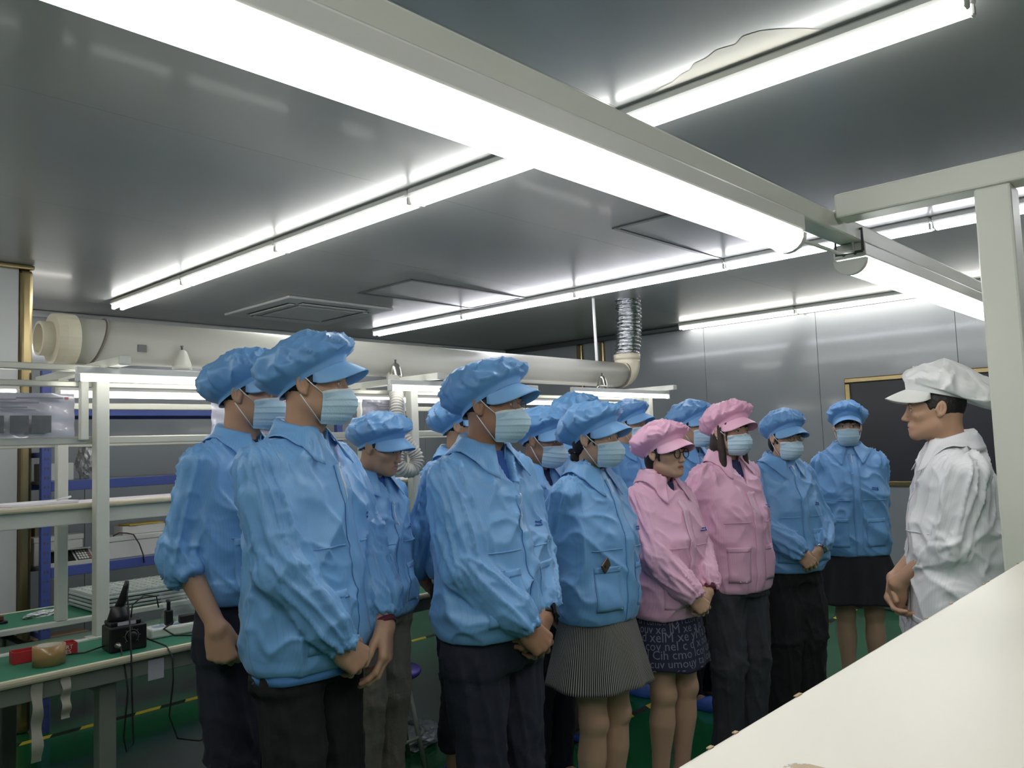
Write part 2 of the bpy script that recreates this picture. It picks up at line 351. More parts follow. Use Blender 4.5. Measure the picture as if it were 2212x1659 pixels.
# ================================================================ things fixed to the ceiling
M_AC = mat('grey white plastic', srgb(196, 198, 198), rough=.4); M_ACD = mat('dark louvre gap', srgb(70, 72, 74), rough=.6)
ac = empty('air_conditioner', (3.585, 5.50, HC)); tag(ac, 'square ceiling cassette air conditioner near the back wall', 'air conditioner')
MB().bbox(-.475, .475, -.475, .475, -.022, 0, .012, 2).build('panel', M_AC, ac); MB().bbox(-.26, .26, -.26, .26, -.034, -.0225, .008, 2).build('grille', M_AC, ac)
for s in (-1, 1):
    MB().bbox(-.30, .30, s*.345-.035, s*.345+.035, -.0228, -.0222, .0002).build('air_slot', M_ACD, ac); MB().bbox(s*.345-.035, s*.345+.035, -.30, .30, -.0228, -.0222, .0002).build('air_slot', M_ACD, ac)
    MB().bbox(-.29, .29, s*.335-.022, s*.335+.022, -.033, -.024, .004, 2).build('flap', M_AC, ac); MB().bbox(s*.335-.022, s*.335+.022, -.29, .29, -.033, -.024, .004, 2).build('flap', M_AC, ac)
for (u0, u1, v0, v1, lb) in ((3.45, 4.59, 4.08, 4.68, 'grey ceiling access panel with dark rim beside the air conditioner'), (3.46, 4.66, 2.02, 2.45, 'grey ceiling access panel with dark rim beside the near lamp')):
    t = empty('ceiling_hatch', ((u0+u1)/2, (v0+v1)/2, HC)); tag(t, lb, 'ceiling hatch', 'ceiling access panels'); a, b = (u1-u0)/2, (v1-v0)/2
    for (x0, x1, y0, y1) in ((-a, a, b-.03, b), (-a, a, -b, -b+.03), (-a, -a+.03, -b+.03, b-.03), (a-.03, a, -b+.03, b-.03)): MB().bbox(x0, x1, y0, y1, -.008, 0, .002).build('rim', M_COVE, t)
    MB().bbox(-a+.034, a-.034, -b+.034, b-.034, -.004, 0, .001).build('hatch_panel', M_CEIL, t)
# peeled protective film beside the lamp row
rng = random.Random(4); jag = [0, .01, .025, .03, .055, .06, .085, .09, .11, .10, .125, .118, .09, .05, .0]
ring = [(2.217, 1.42-.6*i/14, HC-.0008) for i in range(15)]; top = [(2.213-jag[i]*1.1, 1.42-.6*i/14+rng.uniform(-.012, .012), HC-.0012) for i in range(15)]
pf = mesh_obj('peeling_film', ring+top, [(i, i+1, 15+i+1, 15+i) for i in range(14)], mat('peeling protective film', srgb(178, 175, 164), rough=.6)); tag(pf, 'torn strip of protective film peeling off the ceiling beside a lamp', 'film')
# ================================================================ near bench: frame, shelf, two lamps
M_SHELF = mat('white laminate shelf', srgb(204, 200, 188), rough=.42, noise=(3, .03)); M_RUST = mat('chipped rusty edge', srgb(168, 146, 116), rough=.8)
nb = empty('near_workbench', (1.5, .3, 0)); tag(nb, 'off-white steel workbench frame with post and overhead bars at the right', 'workbench')
def nbp(name, x0, x1, y0, y1, z0, z1, m=M_FRAMEP, r=.004): return MB().bbox(x0-1.5, x1-1.5, y0-.3, y1-.3, z0, z1, r, 2).build(name, m, nb)
nbp('post', 1.475, 1.535, .268, .321, 0, 1.868); nbp('cross_bar', 1.475, 1.53, -.55, .547, 1.8685, 1.914); nbp('lamp_rail', -.5, 2.95, .548, .592, 1.848, 1.884); nbp('post', 2.855, 2.915, .268, .321, 0, 1.868)
nbp('cross_bar', 2.855, 2.91, -.35, .547, 1.8685, 1.914); nbp('worktop', .35, 2.95, -.25, .70, .72, .76, mat('green bench mat', srgb(38, 112, 84), rough=.6)); nbp('post', .36, .42, .268, .321, 0, .72)
MB().tube([(.02, .30, 1.888), (.04, .262, 1.90), (.09, .262, 1.878), (.10, .262, 1.83), (.02, .262, 1.815), (-.165, .275, 1.82)], .0035, 8).build('cable', M_HOUSE, nb, True)
MB().tube([(.10, .244, 1.828), (.10, .244, 1.872), (.10, .296, 1.872), (.10, .296, 1.828), (.10, .244, 1.828)], .003, 6).build('cable_tie', M_FRAME if 'M_FRAME' in globals() else M_JOINT, nb)
sh = MB().bbox(.22, 2.83, -.16, .252, 1.276, 1.30, .004, 2).build('bench_shelf', M_SHELF); tag(sh, 'bright white shelf board of the near bench filling the lower right corner', 'shelf')
rng = random.Random(9)
for k in range(8):
    u = .42+rng.random()*.9; MB().bbox(u, u+.003+.008*rng.random()**2, .2495, .25205, 1.2992, 1.30012, .0001).build('chipped_edge', M_RUST, sh)
MB().bbox(.405, .437, .175, .205, 1.3002, 1.3008, .0002).build('scuff_mark', mat('scuffed tape mark', srgb(176, 158, 132), rough=.7, wear=(60, .5, (206, 208, 206))), sh)
def near_lamp(u0, u1, label):
    L = u1-u0; t = empty('bench_lamp', ((u0+u1)/2, .571, 1.8478)); tag(t, label, 'lamp', 'wide bench lamps under the near rail'); n = 10
    prof = [(.030*math.cos(a), -.030+.030*math.sin(a)) for a in [PI*(1+k/n) for k in range(n+1)]]
    v = []; 
    for x in (-L/2+.014, L/2-.014): v += [(x, p[0], p[1]) for p in prof]
    m = len(prof); f = [(i, i+1, m+i+1, m+i) for i in range(m-1)]+[tuple(range(m)), tuple(range(2*m-1, m-1, -1)), (0, m, 2*m-1, m-1)]
    mesh_obj('diffuser', v, f, GN, t, True)
    MB().bbox(-L/2, L/2, -.031, .031, -.0295, -.0003, .004, 2).build('housing', M_HOUSE, t)
    for s in (-1, 1):
        x0, x1 = sorted((s*(L/2-.013), s*L/2)); e = MB(); vv_ = []
        for x in (x0, x1): vv_ += [(x, p[0]*1.06, p[1]*1.0-.002) for p in prof]
        e.add(vv_, [tuple(range(m)), tuple(range(2*m-1, m-1, -1)), (0, m, 2*m-1, m-1)]+[(i+1, i, m+i, m+i+1) for i in range(m-1)]); eo = e.build('end_cap', M_HOUSE, t)
        for yy in (-.012, .010): MB().lathe((s*(L/2+.0002), yy, -.022), [(.0032, 0), (.0032, .0008*s)], 8, 'x').build('screw_hole', M_JOINT, eo)
near_lamp(.10, 1.325, 'long bright lamp under the near rail running out of the top left'); near_lamp(1.60, 2.84, 'shorter bright lamp under the near rail ending at the post')
# ================================================================ long double bench on the left, behind the people
M_MAT = mat('green antistatic mat', srgb(42, 118, 92), rough=.55, noise=(4, .08)); M_EDGE = mat('cream edge strip', srgb(206, 198, 172), rough=.45); M_APRON = mat('grey steel apron', srgb(132, 136, 128), rough=.45, noise=(6, .08)); M_ALU = mat('aluminium rail', srgb(196, 196, 184), rough=.32, metal=.35, noise=(4, .06)); M_PLATE = mat('grey green plastic plate', srgb(112, 138, 124), rough=.3)
UB0, UB1 = -.45, 5.45
lb = empty('assembly_bench', (2.5, 3.8, 0)); tag(lb, 'long double-sided assembly bench with green top and off-white posts behind the people', 'workbench')
def lbp(name, x0, x1, y0, y1, z0, z1, m=M_FRAMEP, r=.004): return MB().bbox(x0-2.5, x1-2.5, y0-3.8, y1-3.8, z0, z1, r, 2).build(name, m, lb)
lbp('worktop', UB0, UB1, 3.112, 3.50, .742, .760, M_MAT); lbp('edge_strip', UB0, UB1, 3.090, 3.1115, .734, .762, M_EDGE, .01); lbp('apron', UB0, UB1, 3.118, 3.158, .672, .7415, M_APRON)
lbp('worktop', UB0, UB1, 4.03, 4.46, .742, .760, M_MAT); lbp('edge_strip', UB0, UB1, 4.4605, 4.482, .734, .762, M_EDGE, .01); lbp('apron', UB0, UB1, 4.40, 4.44, .672, .7415, M_APRON)
lbp('side_rail', UB0, UB1, 3.501, 3.535, .742, .766, M_FRAMEP); lbp('side_rail', UB0, UB1, 3.995, 4.029, .742, .766, M_FRAMEP); lbp('centre_plate', UB0, UB1, 3.537, 3.993, .690, .700, M_PLATE)
for u in (1.155, 3.05, 5.25, -.35):
    lbp('leg', u, u+.06, 3.17, 3.23, 0, .672, M_APRON); lbp('leg', u, u+.06, 4.33, 4.39, 0, .672, M_APRON); lbp('cross_beam', u+.01, u+.05, 3.2305, 4.3295, .62, .672, M_APRON)
    lbp('foot_pad', u+.005, u+.055, 3.175, 3.225, -.0, .012, M_JOINT)
for u in (1.265, 2.94, 5.345):
    lbp('post', u, u+.052, 3.505, 3.557, .767, 1.8475); lbp('post', u+.01, u+.055, 3.990, 4.035, .767, 1.8475, M_FRAMEP); lbp('cross_bar', u+.002, u+.05, 3.28, 4.28, 1.848, 1.884); 
    lbp('base_plate', u-.03, u+.082, 3.500, 3.56, .7605, .7685, M_FRAMEP)
lbp('short_upright', 1.212, 1.243, 3.525, 3.557, 1.56, 1.83); lbp('upper_rail', UB0, UB1, 3.5575, 3.585, 1.778, 1.803, M_ALU); lbp('lower_rail', UB0, UB1, 3.5575, 3.585, 1.543, 1.575, M_ALU)
lbp('upper_rail', UB0, UB1, 4.037, 4.065, 1.715, 1.745, M_ALU); lbp('lower_rail', UB0, UB1, 4.037, 4.065, 1.540, 1.572, M_ALU); lbp('top_rail', UB0, 1.262, 3.46, 3.50, 1.835, 1.862, M_ALU)
lbp('shelf_board', UB0, UB1, 3.58, 3.88, 1.287, 1.303, mat('lilac white shelf board', srgb(214, 206, 214), rough=.5)); lbp('shelf_edge', UB0, UB1, 3.558, 3.5795, 1.281, 1.305, M_EDGE, .008); lbp('shelf_beam', UB0, UB1, 3.583, 3.623, 1.218, 1.2865, M_FRAMEP)
def bench_tube(u0, u1, v, z, label):
    t = empty('bench_tube_lamp', ((u0+u1)/2, v, z)); tag(t, label, 'lamp', 'tube lamps over the long bench'); L = (u1-u0)/2
    MB().bbox(-L, L, -.012, .012, .0155, .019+.025, .004, 2).build('housing', M_HOUSE, t); MB().tube([(-L+.015, 0, 0), (L-.015, 0, 0)], .014, 12).build('tube', GB, t, True)
    for s in (-1, 1): MB().bbox(s*L-.0145*(s > 0)-.0005*(s < 0), s*L+.0145*(s < 0)+.0005*(s > 0), -.016, .016, -.018, .0178, .004).build('lamp_holder', M_HOUSE, t)
for i, (a, b) in enumerate(((1.15, 2.35), (2.70, 3.90), (4.25, 5.46))):
    bench_tube(a, b, 3.40, 1.803, 'tube lamp over the front of the long bench, %s from the white column' % ORD[i]); bench_tube(a+.1, b+.1, 3.93, 1.776, 'tube lamp over the rear of the long bench, %s from the white column' % ORD[i])
bench_tube(-.10, 1.10, 3.93, 1.776, 'tube lamp over the rear of the long bench, cut off by the left edge')
# laminated instruction sheets clipped between the rails
M_SHEET = mat('laminated paper', srgb(196, 194, 206), rough=.16, coat=.6); M_PHOTO = mat('printed grey photo', srgb(104, 104, 106), rough=.2, noise=(30, .3)); M_INK = mat('grey ink', srgb(136, 134, 146), rough=.3); M_INKR = mat('red ink', srgb(170, 110, 116), rough=.3)
for (u0, u1, lbx) in ((.72, 1.195, 'laminated work instruction sheet with two grey photos at far left'), (1.78, 2.19, 'laminated work instruction sheet behind the tallest man'), (2.63, 2.93, 'laminated work instruction sheet beside the corrugated hose')):
    t = empty('instruction_sheet', ((u0+u1)/2, 3.536, 1.662)); tag(t, lbx, 'sheet', 'laminated sheets on the bench rails'); a = (u1-u0)/2
    n = 24; vv_ = [(-a+2*a*i/n, .010+.006*math.sin(i*.9)+.004*math.sin(j*1.7+i*.4), -.088+.176*j/10) for i in range(n+1) for j in range(11)]
    mesh_obj('sheet', np.array(vv_), grid_quads(n+1, 11), M_SHEET, t, True)
    for (x0, x1, z0, z1, m_) in ((-.05, .1, .045, .052, M_INK), (-.05, .02, .058, .063, M_INK), (.02, a-.05, .064, .070, M_INK), (a-.045, a-.030, .062, .072, M_INKR), (-.05, .06, .028, .033, M_INK), (-.05, .09, .018, .022, M_INK), (-a+.02, -a+.12, .064, .070, M_INK), (.0, .065, -.07, -.002, M_PHOTO), (.075, .145, -.07, -.002, M_PHOTO), (-.12, -.02, -.07, -.002, M_PHOTO)):
        if x1 < a: MB().box(x0, x1, -.0105, -.0095, z0, z1).build('printed_block', m_, t)
# papers and pen on the shelf of the bench
pp = MB().bbox(-.13, .13, -.09, .09, 0, .012, .002).build('paper_stack', mat('white paper', srgb(222, 220, 226), rough=.6), loc=(1.10, 3.70, 1.3035), rotz=.15); tag(pp, 'stack of white papers on the bench shelf at far left', 'papers')
pn = empty('pen', (1.20, 3.67, 1.3157), .7); tag(pn, 'pen lying on the white papers', 'pen'); MB().tube([(-.05, 0, .005), (.04, 0, .012)], .0045, 8).build('barrel', M_HOUSE, pn, True); MB().tube([(.0405, 0, .012), (.055, 0, .0135)], [.0044, .001], 8).build('tip', M_JOINT, pn, True)
# ================================================================ extraction duct
M_PVC = mat('white plastic duct', srgb(192, 192, 184), rough=.38, noise=(3, .03)); M_PVCC = mat('cream plastic fitting', srgb(214, 206, 184), rough=.4)
du = empty('extraction_duct', (3.3, 3.8, 2.005)); tag(du, 'thick white plastic extraction duct running above the long bench', 'duct')
MB().tube([(-2.03, 0, 0), (2.10, 0, 0)], .100, 40).build('pipe', M_PVC, du, True)
MB().lathe((-2.03, 0, 0), [(.100, .0), (.112, .002), (.114, -.05), (.110, -.085), (.075, -.088), (.074, -.135), (.062, -.136), (.060, -.09)], 40, 'x').build('end_fitting', M_PVCC, du)
el = [(2.09, 0, 0)]+[(2.09+.11*math.sin(a), 0, .11-.11*math.cos(a)) for a in np.linspace(.1, PI/2, 9)]+[(2.20, 0, .128)]
MB().tube(el, [.104]*len(el), 36).build('elbow', M_PVCC, du, True); MB().lathe((2.20, 0, .128), [(.104, 0), (.109, .004), (.109, .045), (.098, .047)], 36).build('socket', M_PVCC, du, True)
for x, rr_ in ((-1.93, .1015), (2.085, .1055)):
    MB().tube([(x+.03*math.sin(a), rr_*math.cos(a), rr_*math.sin(a)) for a in np.linspace(0, 2*PI, 48)], .006, 6, cap=False).build('strap', mat('grey strap', srgb(110, 104, 98), rough=.6), du, True)
MB().bbox(-1.79, -1.75, -.1035, -.097, -.048, -.015, .001).build('label_plate', M_COVE, du)
fx = empty('flexible_duct', (5.5, 3.8, 2.17)); tag(fx, 'crinkled silver foil flexible duct rising from the elbow to the ceiling', 'duct'); n = 150; m_ = 40; rng_ = np.random.RandomState(5); vv_ = []
for i in range(n):
    t_ = i/(n-1); cx_ = -.0-.14*t_**1.5; cy_ = -.13*t_; cz_ = .435*t_ if False else .43*t_; 
    for k in range(m_):
        a = 2*PI*k/m_; rr_ = .097+.007*math.sin(t_*2*PI*15+a)+.0035*rng_.normal()*.8; vv_.append((cx_+rr_*math.cos(a), cy_+rr_*math.sin(a), cz_))
mesh_obj('foil_sleeve', np.array(vv_), grid_quads(n, m_, False).copy() if False else np.array([(i*m_+k, i*m_+(k+1) % m_, (i+1)*m_+(k+1) % m_, (i+1)*m_+k) for i in range(n-1) for k in range(m_)]), mat('aluminium foil', srgb(200, 202, 204), rough=.22, metal=1.0), fx, True)
hr = MB().tube([(5.085, 3.8, 2.106), (5.075, 3.8, HC)], .012, 10).build('hanger_rod', M_HOUSE); tag(hr, 'thin white rod hanging the duct from the ceiling', 'rod')
for i, (u, lbx, mm_) in enumerate(((1.70, 'small white suction funnel under the duct, left of the tall man', M_PVC), (2.965, 'small chrome suction funnel under the duct above the hose', mat('chrome cup', srgb(200, 198, 190), rough=.15, metal=.9)), (4.965, 'small chrome suction funnel under the duct near its elbow', MATS['chrome cup']))):
    t = empty('suction_funnel', (u, 3.668, 1.935)); tag(t, lbx, 'funnel', 'suction funnels on the duct')
    MB().lathe((0, 0, 0), [(.012, .038), (.022, .028), (.028, .012), (.043, -.035), (.045, -.052), (.039, -.052), (.022, .008)], 20).build('cup', mm_, t, True); MB().lathe((0, 0, .038), [(.005, 0), (.005, .014), (.007, .015), (.007, .02), (.002, .021)], 12).build('screw', M_COVE, t, True)
HOSE = [(2.965, 3.69, 1.895), (2.90, 3.60, 1.83), (2.83, 3.50, 1.77), (2.783, 3.44, 1.64), (2.80, 3.405, 1.53), (2.86, 3.38, 1.43), (2.835, 3.375, 1.365), (2.775, 3.378, 1.362), (2.735, 3.385, 1.40), (2.735, 3.39, 1.46)]
ho = empty('corrugated_hose', (3.02, 3.74, 1.83)); tag(ho, 'corrugated pale grey hose looping down from the duct', 'hose')
kp = np.array(HOSE)-np.array([3.02, 3.74, 1.83])
tt = np.linspace(0, len(kp)-1, 420); 
def crom(t):
    i = min(int(t), len(kp)-2); f_ = t-i; p0, p1, p2, p3 = kp[max(0, i-1)], kp[i], kp[i+1], kp[min(len(kp)-1, i+2)]
    return .5*((2*p1)+(-p0+p2)*f_+(2*p0-5*p1+4*p2-p3)*f_**2+(-p0+3*p1-3*p2+p3)*f_**3)
pts = np.array([crom(t) for t in tt]); sl = np.concatenate([[0], np.cumsum(np.linalg.norm(np.diff(pts, axis=0), axis=1))])
MB().tube([tuple(p) for p in pts], [.036+.0045*math.sin(s_*2*PI/.0165) for s_ in sl], 20).build('hose_wall', mat('pale grey hose', srgb(196, 194, 188), rough=.45), ho, True)
# ================================================================ things on the long bench
M_BLKP = mat('black plastic', srgb(24, 24, 26), rough=.4); M_WHP = mat('white plastic', srgb(222, 222, 214), rough=.4)
ss = empty('soldering_station', (1.268, 3.235, .7605), -.10); tag(ss, 'black soldering station with a dial and an iron in its holder', 'soldering station')
MB().bbox(-.066, .066, -.055, .055, 0, .092, .006, 2).build('body', M_BLKP, ss); MB().lathe((.012, -.0555, .052), [(.018, 0), (.017, -.012), (.010, -.014)], 24, 'y').build('dial', M_BLKP, ss, True)
MB().tube([(.012+.024*math.cos(a), -.0556, .052+.024*math.sin(a)) for a in np.linspace(-.9, PI+.9, 24)], .0009, 5).build('dial_scale', mat('grey print', srgb(150, 150, 150), rough=.5), ss)
for k in range(7): a = -.7+k*(PI+1.4)/6; MB().tube([(.012+.027*math.cos(a), -.0556, .052+.027*math.sin(a)), (.012+.031*math.cos(a), -.0556, .052+.031*math.sin(a))], .0009, 5).build('tick_mark', MATS['grey print'], ss)
MB().lathe((-.038, -.0555, .026), [(.012, 0), (.012, -.008), (.008, -.012), (.0045, -.030)], 16, 'y').build('plug', mat('steel plug', srgb(150, 146, 138), rough=.3, metal=.9), ss, True)
MB().bbox(-.058, .050, -.040, .050, .0925, .108, .004, 2).build('tray', M_BLKP, ss); MB().bbox(-.035, .030, -.0415, -.0402, .0935, .1065, .0003).build('barcode_label', M_SHEET, ss)
MB().lathe((-.018, .005, .108), [(.042, 0), (.036, .02), (.028, .045), (.020, .052)], 20).build('iron_holder', M_BLKP, ss, True)
iron = MB().tube([(-.018, .01, .150), (-.006, -.004, .185), (.002, -.012, .228), (.006, -.016, .254)], [.017, .016, .011, .0075], 14).build('soldering_iron', M_BLKP, ss, True)
MB().tube([(-.038, -.085, .026), (-.035, -.120, -.02), (-.03, -.15, -.12), (-.045, -.15, -.28), (-.035, -.15, -.335), (-.012, -.15, -.31), (-.016, -.15, -.15), (-.018, -.15, .0), (.0, -.065, .13), (.004, -.02, .20), (.006, -.017, .25)], .0032, 8).build('iron_cord', M_BLKP, ss, True)
MB().tube([(.066, .02, .03), (.10, -.03, .012), (.115, -.12, .006), (.125, -.160, -.03), (.125, -.163, -.12), (.11, -.163, -.24), (.14, -.163, -.33), (.22, -.163, -.36), (.30, -.163, -.34)], .0032, 8).build('power_cord', M_BLKP, ss, True)
MB().tube([(.03, .02, .108), (.04, .04, .15), (.09, .06, .178), (.14, .07, .165), (.148, .07, .12)], .0028, 8).build('sensor_cord', M_BLKP, ss, True)
MB().tube([(-.066, .01, .02), (-.13, .03, .004), (-.18, .05, .004)], .0028, 6).build('side_cord', M_BLKP, ss, True)
tp = empty('packing_tape', (1.005, 3.225, .7605)); tag(tp, 'roll of brown packing tape standing in front of the red box', 'tape')
MB().lathe((0, 0, 0), [(.042, 0), (.0525, .001), (.053, .067), (.042, .068), (.042, 0)], 40, cap=False).build('tape_coil', mat('brown packing tape', srgb(166, 132, 84), rough=.3, noise=(12, .15), coat=.4), tp, True); MB().lathe((0, 0, .001), [(.0375, 0), (.0418, 0), (.0418, .066), (.0375, .066), (.0375, 0)], 36, cap=False).build('cardboard_core', mat('cardboard core', srgb(196, 190, 176), rough=.8), tp, True)
rb_ = empty('red_box', (1.025, 3.345, .7605), -.06); tag(rb_, 'red box with white lettering behind the tape roll', 'box'); M_RED = mat('red card', srgb(176, 44, 48), rough=.5)
for (x0, x1, y0, y1, z0, z1, nme) in ((-.105, .105, -.03, -.027, 0, .042, 'side'), (-.105, .105, .027, .03, 0, .042, 'side'), (-.105, -.102, -.0268, .0268, 0, .042, 'end'), (.102, .105, -.0268, .0268, 0, .042, 'end'), (-.1018, .1018, -.0268, .0268, 0, .003, 'bottom')): MB().bbox(x0, x1, y0, y1, z0, z1, .0008).build(nme, M_RED, rb_)
def text_mesh(name, body, size, m, parent, loc, rot, depth=.0004):
    cu = bpy.data.curves.new(name, 'FONT'); cu.body = body; cu.size = size; cu.extrude = depth; cu.resolution_u = 3; to = bpy.data.objects.new(name, cu); COL.objects.link(to); bpy.context.view_layer.update(); me = bpy.data.meshes.new_from_object(to); bpy.data.objects.remove(to); me.materials.clear(); me.materials.append(m)
    o = bpy.data.objects.new(name, me); COL.objects.link(o); o.parent = parent; o.location = loc; o.rotation_euler = rot; return o
text_mesh('lettering', 'ART', .020, M_WHP, rb_, (.052, -.0305, .022), (PI/2, 0, 0)); text_mesh('lettering', 'SSES', .020, M_WHP, rb_, (.046, -.0305, .005), (PI/2, 0, 0))
tc_ = MB().bbox(-.02, .02, -.012, .012, 0, .012, .004, 2).build('white_clip', M_WHP, loc=(1.10, 3.345, .7640)); tag(tc_, 'small white part lying inside the red box', 'clip')
ps = empty('power_strip', (1.53, 3.30, .7605), -.12); tag(ps, 'white power strip with black plugs beside the soldering station', 'power strip')
MB().bbox(-.14, .16, -.032, .032, 0, .040, .008, 2).build('body', M_WHP, ps); 
for x in (-.10, -.03, .05): MB().bbox(x-.022, x+.022, -.020, .020, .0402, .0412, .0003).build('socket_plate', mat('pale blue socket plate', srgb(150, 176, 208), rough=.4), ps)
MB().bbox(-.075, -.045, -.012, .012, .0415, .100, .004, 2).build('plug', M_BLKP, ps); MB().bbox(-.02, .045, -.014, .014, .0415, .072, .005, 2).build('plug', M_BLKP, ps)
MB().tube([(-.06, 0, .098), (-.06, 0, .13), (-.064, 0, .142)], .008, 8).build('plug_sleeve', M_BLKP, ps, True); MB().tube([(-.045, -.01, .052), (-.09, -.035, .035), (-.06, -.075, .01), (.02, -.13, .006), (.06, -.19, .0)], .0035, 8).build('plug_cord', M_BLKP, ps, True)
M_CLEAR = mat('clear plastic film', srgb(210, 216, 216), rough=.12, alpha=.32, spec=.6)
rng_ = np.random.RandomState(11); n = 16; vv_ = []
for i in range(n+1):
    for j in range(n+1): x = -.11+.22*i/n; z = .15*j/n; vv_.append((x+.006*rng_.normal()*.5, .022*math.sin(i*.8+j*.5)+.006*rng_.normal(), z))
pbag = mesh_obj('plastic_bag', np.array(vv_), grid_quads(n+1, n+1), M_CLEAR, None, True, loc=(1.60, 3.42, .7615)); tag(pbag, 'clear crinkled plastic bag standing behind the power strip', 'bag')
# stacked white blister trays with a grid on top
tr = empty('blister_tray', (1.70, 4.23, .7605), .0); tag(tr, 'stack of clear white blister trays with a square grid on the rear worktop', 'tray'); M_TRAY = mat('white translucent tray plastic', srgb(206, 212, 208), rough=.25)
for k in range(4): MB().bbox(-.24, .24, -.18, .18, .004+k*.018, .017+k*.018, .003).build('tray_layer', M_TRAY if k % 2 else mat('clear tray plastic', srgb(170, 180, 176), rough=.2), tr)
for k in range(13): x = -.234+k*.039; MB().bbox(x-.0035, x+.0035, -.178, .178, .0715, .086, .001).build('grid_bar', M_TRAY, tr)
for k in range(9): y = -.172+k*.043; MB().bbox(-.236, .236, y-.0035, y+.0035, .0716, .0845, .001).build('grid_bar', M_TRAY, tr)
# antistatic bag and brown thing on the rear worktop
M_SILV = mat('silver antistatic film', srgb(188, 192, 194), rough=.22, metal=.75, bump=(60, .8))
def crumple(name, loc, size, m, label, cat, seed, flat=.4, rotz=0.):
    bm = bmesh.new(); bmesh.ops.create_icosphere(bm, subdivisions=4, radius=1); v = np.array([x.co[:] for x in bm.verts]); f = [[x.index for x in p.verts] for p in bm.faces]; bm.free()
    d = 1+.30*noise3(v*1.7+seed)+.16*ridge(v*3.2+seed)+.07*ridge(v*7+seed); v = v*d[:, None]*np.array(size); v[:, 2] = np.maximum(v[:, 2], -size[2]*flat); v[:, 2] -= v[:, 2].min()
    o = mesh_obj(name, [tuple(x) for x in v], f, m, None, False, loc, rotz); tag(o, label, cat); return o
crumple('antistatic_bag', (1.30, 4.24, .7605), (.085, .022, .016), M_SILV, 'rolled silver antistatic bag on the rear worktop', 'bag', 3, rotz=.1)
bc = empty('brown_case', (1.08, 4.23, .7605)); tag(bc, 'small dark red-brown case at the left edge on the rear worktop', 'case'); MB().bbox(-.06, .06, -.035, .035, 0, .012, .004, 2).build('base', M_BLKP, bc); MB().bbox(-.055, .045, -.03, .03, .0125, .035, .005, 2).build('lid', mat('red brown plastic', srgb(96, 52, 46), rough=.5), bc)
# strips of masking tape hanging under the front edge
M_MTAPE = mat('masking tape', srgb(176, 172, 158), rough=.7, noise=(20, .08))
for i, (u, L, w_) in enumerate(((.93, .26, .034), (1.02, .14, .03))):
    n = 20; vv_ = [(x*w_/2*(1+.1*math.sin(j*.9)), .008*math.sin(j*.7+i), -L*j/n) for j in range(n+1) for x in (-1, 1)]
    o = mesh_obj('tape_strip', vv_, [(2*j, 2*j+1, 2*j+3, 2*j+2) for j in range(n)], M_MTAPE, None, True, loc=(u, 3.098, .733)); tag(o, ('longer' if i == 0 else 'shorter')+' strip of masking tape hanging under the long bench edge', 'tape strip')
pl_ = MB().bbox(-.03, .03, -.0015, .0015, -.075, 0, .001).build('hanging_tag', M_SHEET, loc=(1.335, 3.112, .725)); tag(pl_, 'pale plastic tag hanging on the bench apron', 'tag')
# ================================================================ blue shelving behind the bench
M_RACK = mat('blue enamelled steel', srgb(76, 92, 164), rough=.42, noise=(5, .06)); M_BOARD = mat('grey shelf board', srgb(120, 124, 130), rough=.5); M_WBOX = mat('white carton', srgb(206, 206, 204), rough=.6, noise=(6, .03)); M_KRAFT = mat('brown carton', srgb(140, 116, 92), rough=.8, noise=(6, .06))
rk = empty('shelving_unit', (2.5, 5.2, 0)); tag(rk, 'blue steel shelving unit behind the long bench', 'shelving')
def rkp(name, x0, x1, y0, y1, z0, z1, m=M_RACK, r=.002): return MB().bbox(x0-2.5, x1-2.5, y0-5.2, y1-5.2, z0, z1, r).build(name, m, rk)
for u in (1.515, 3.48):
    for v in (5.0, 5.42):
        up_ = rkp('upright', u, u+.05, v, v+.04, 0, 1.99)
        hb = MB()
        for k in range(36): z = .08+k*.052; hb.box(u+.014-2.5, u+.021-2.5, v-5.2-.0012, v-5.2-.0002, z, z+.014); hb.box(u+.031-2.5, u+.038-2.5, v-5.2-.0012, v-5.2-.0002, z, z+.014)
        if v == 5.0: h_ = hb.build('slot_holes', M_JOINT, up_); h_.parent = rk; h_['kind'] = 'stuff'
for z in (.19, .835, 1.315, 1.74):
    rkp('beam', 1.566, 3.479, 5.004, 5.034, z-.006, z+.0495); rkp('beam', 1.566, 3.479, 5.424, 5.454, z-.006, z+.0495); rkp('shelf_board', 1.53, 3.52, 5.0345, 5.4235, z+.032, z+.050, M_BOARD)
rkp('side_brace', 1.52, 1.535, 5.0405, 5.4195, .5, .53); rkp('side_brace', 1.52, 1.535, 5.0405, 5.4195, 1.5, 1.53)
text_mesh('lettering', 'E1-02', .04, M_SHEET, rk, (-.60, -.1970, 1.327), (PI/2, 0, 0)) if False else None
def carton(name, u, v, z, a, b, c, m, label, cat='box', lid=None, rotz=0.):
    t = empty(name, (u, v, z), rotz); tag(t, label, cat); MB().bbox(-a/2, a/2, -b/2, b/2, 0, c, .003).build('body', m, t)
    if lid: MB().bbox(-a/2-.004, a/2+.004, -b/2-.004, b/2+.004, c+.0005, c+.03, .003).build('lid', lid, t)
    else: MB().bbox(-a/2+.002, a/2-.002, -.022, .022, c+.0002, c+.0012, .0003).build('sealing_tape', MATS['brown packing tape'], t)
    return t
carton('carton', 1.66, 5.225, .8855, .26, .11, .13, M_WBOX, 'white carton behind the digital scale on the blue shelving', lid=M_WBOX)
sc_ = empty('digital_scale', (1.69, 5.105, .8855), -.05); tag(sc_, 'grey digital counting scale with keypad on the blue shelving', 'scale')
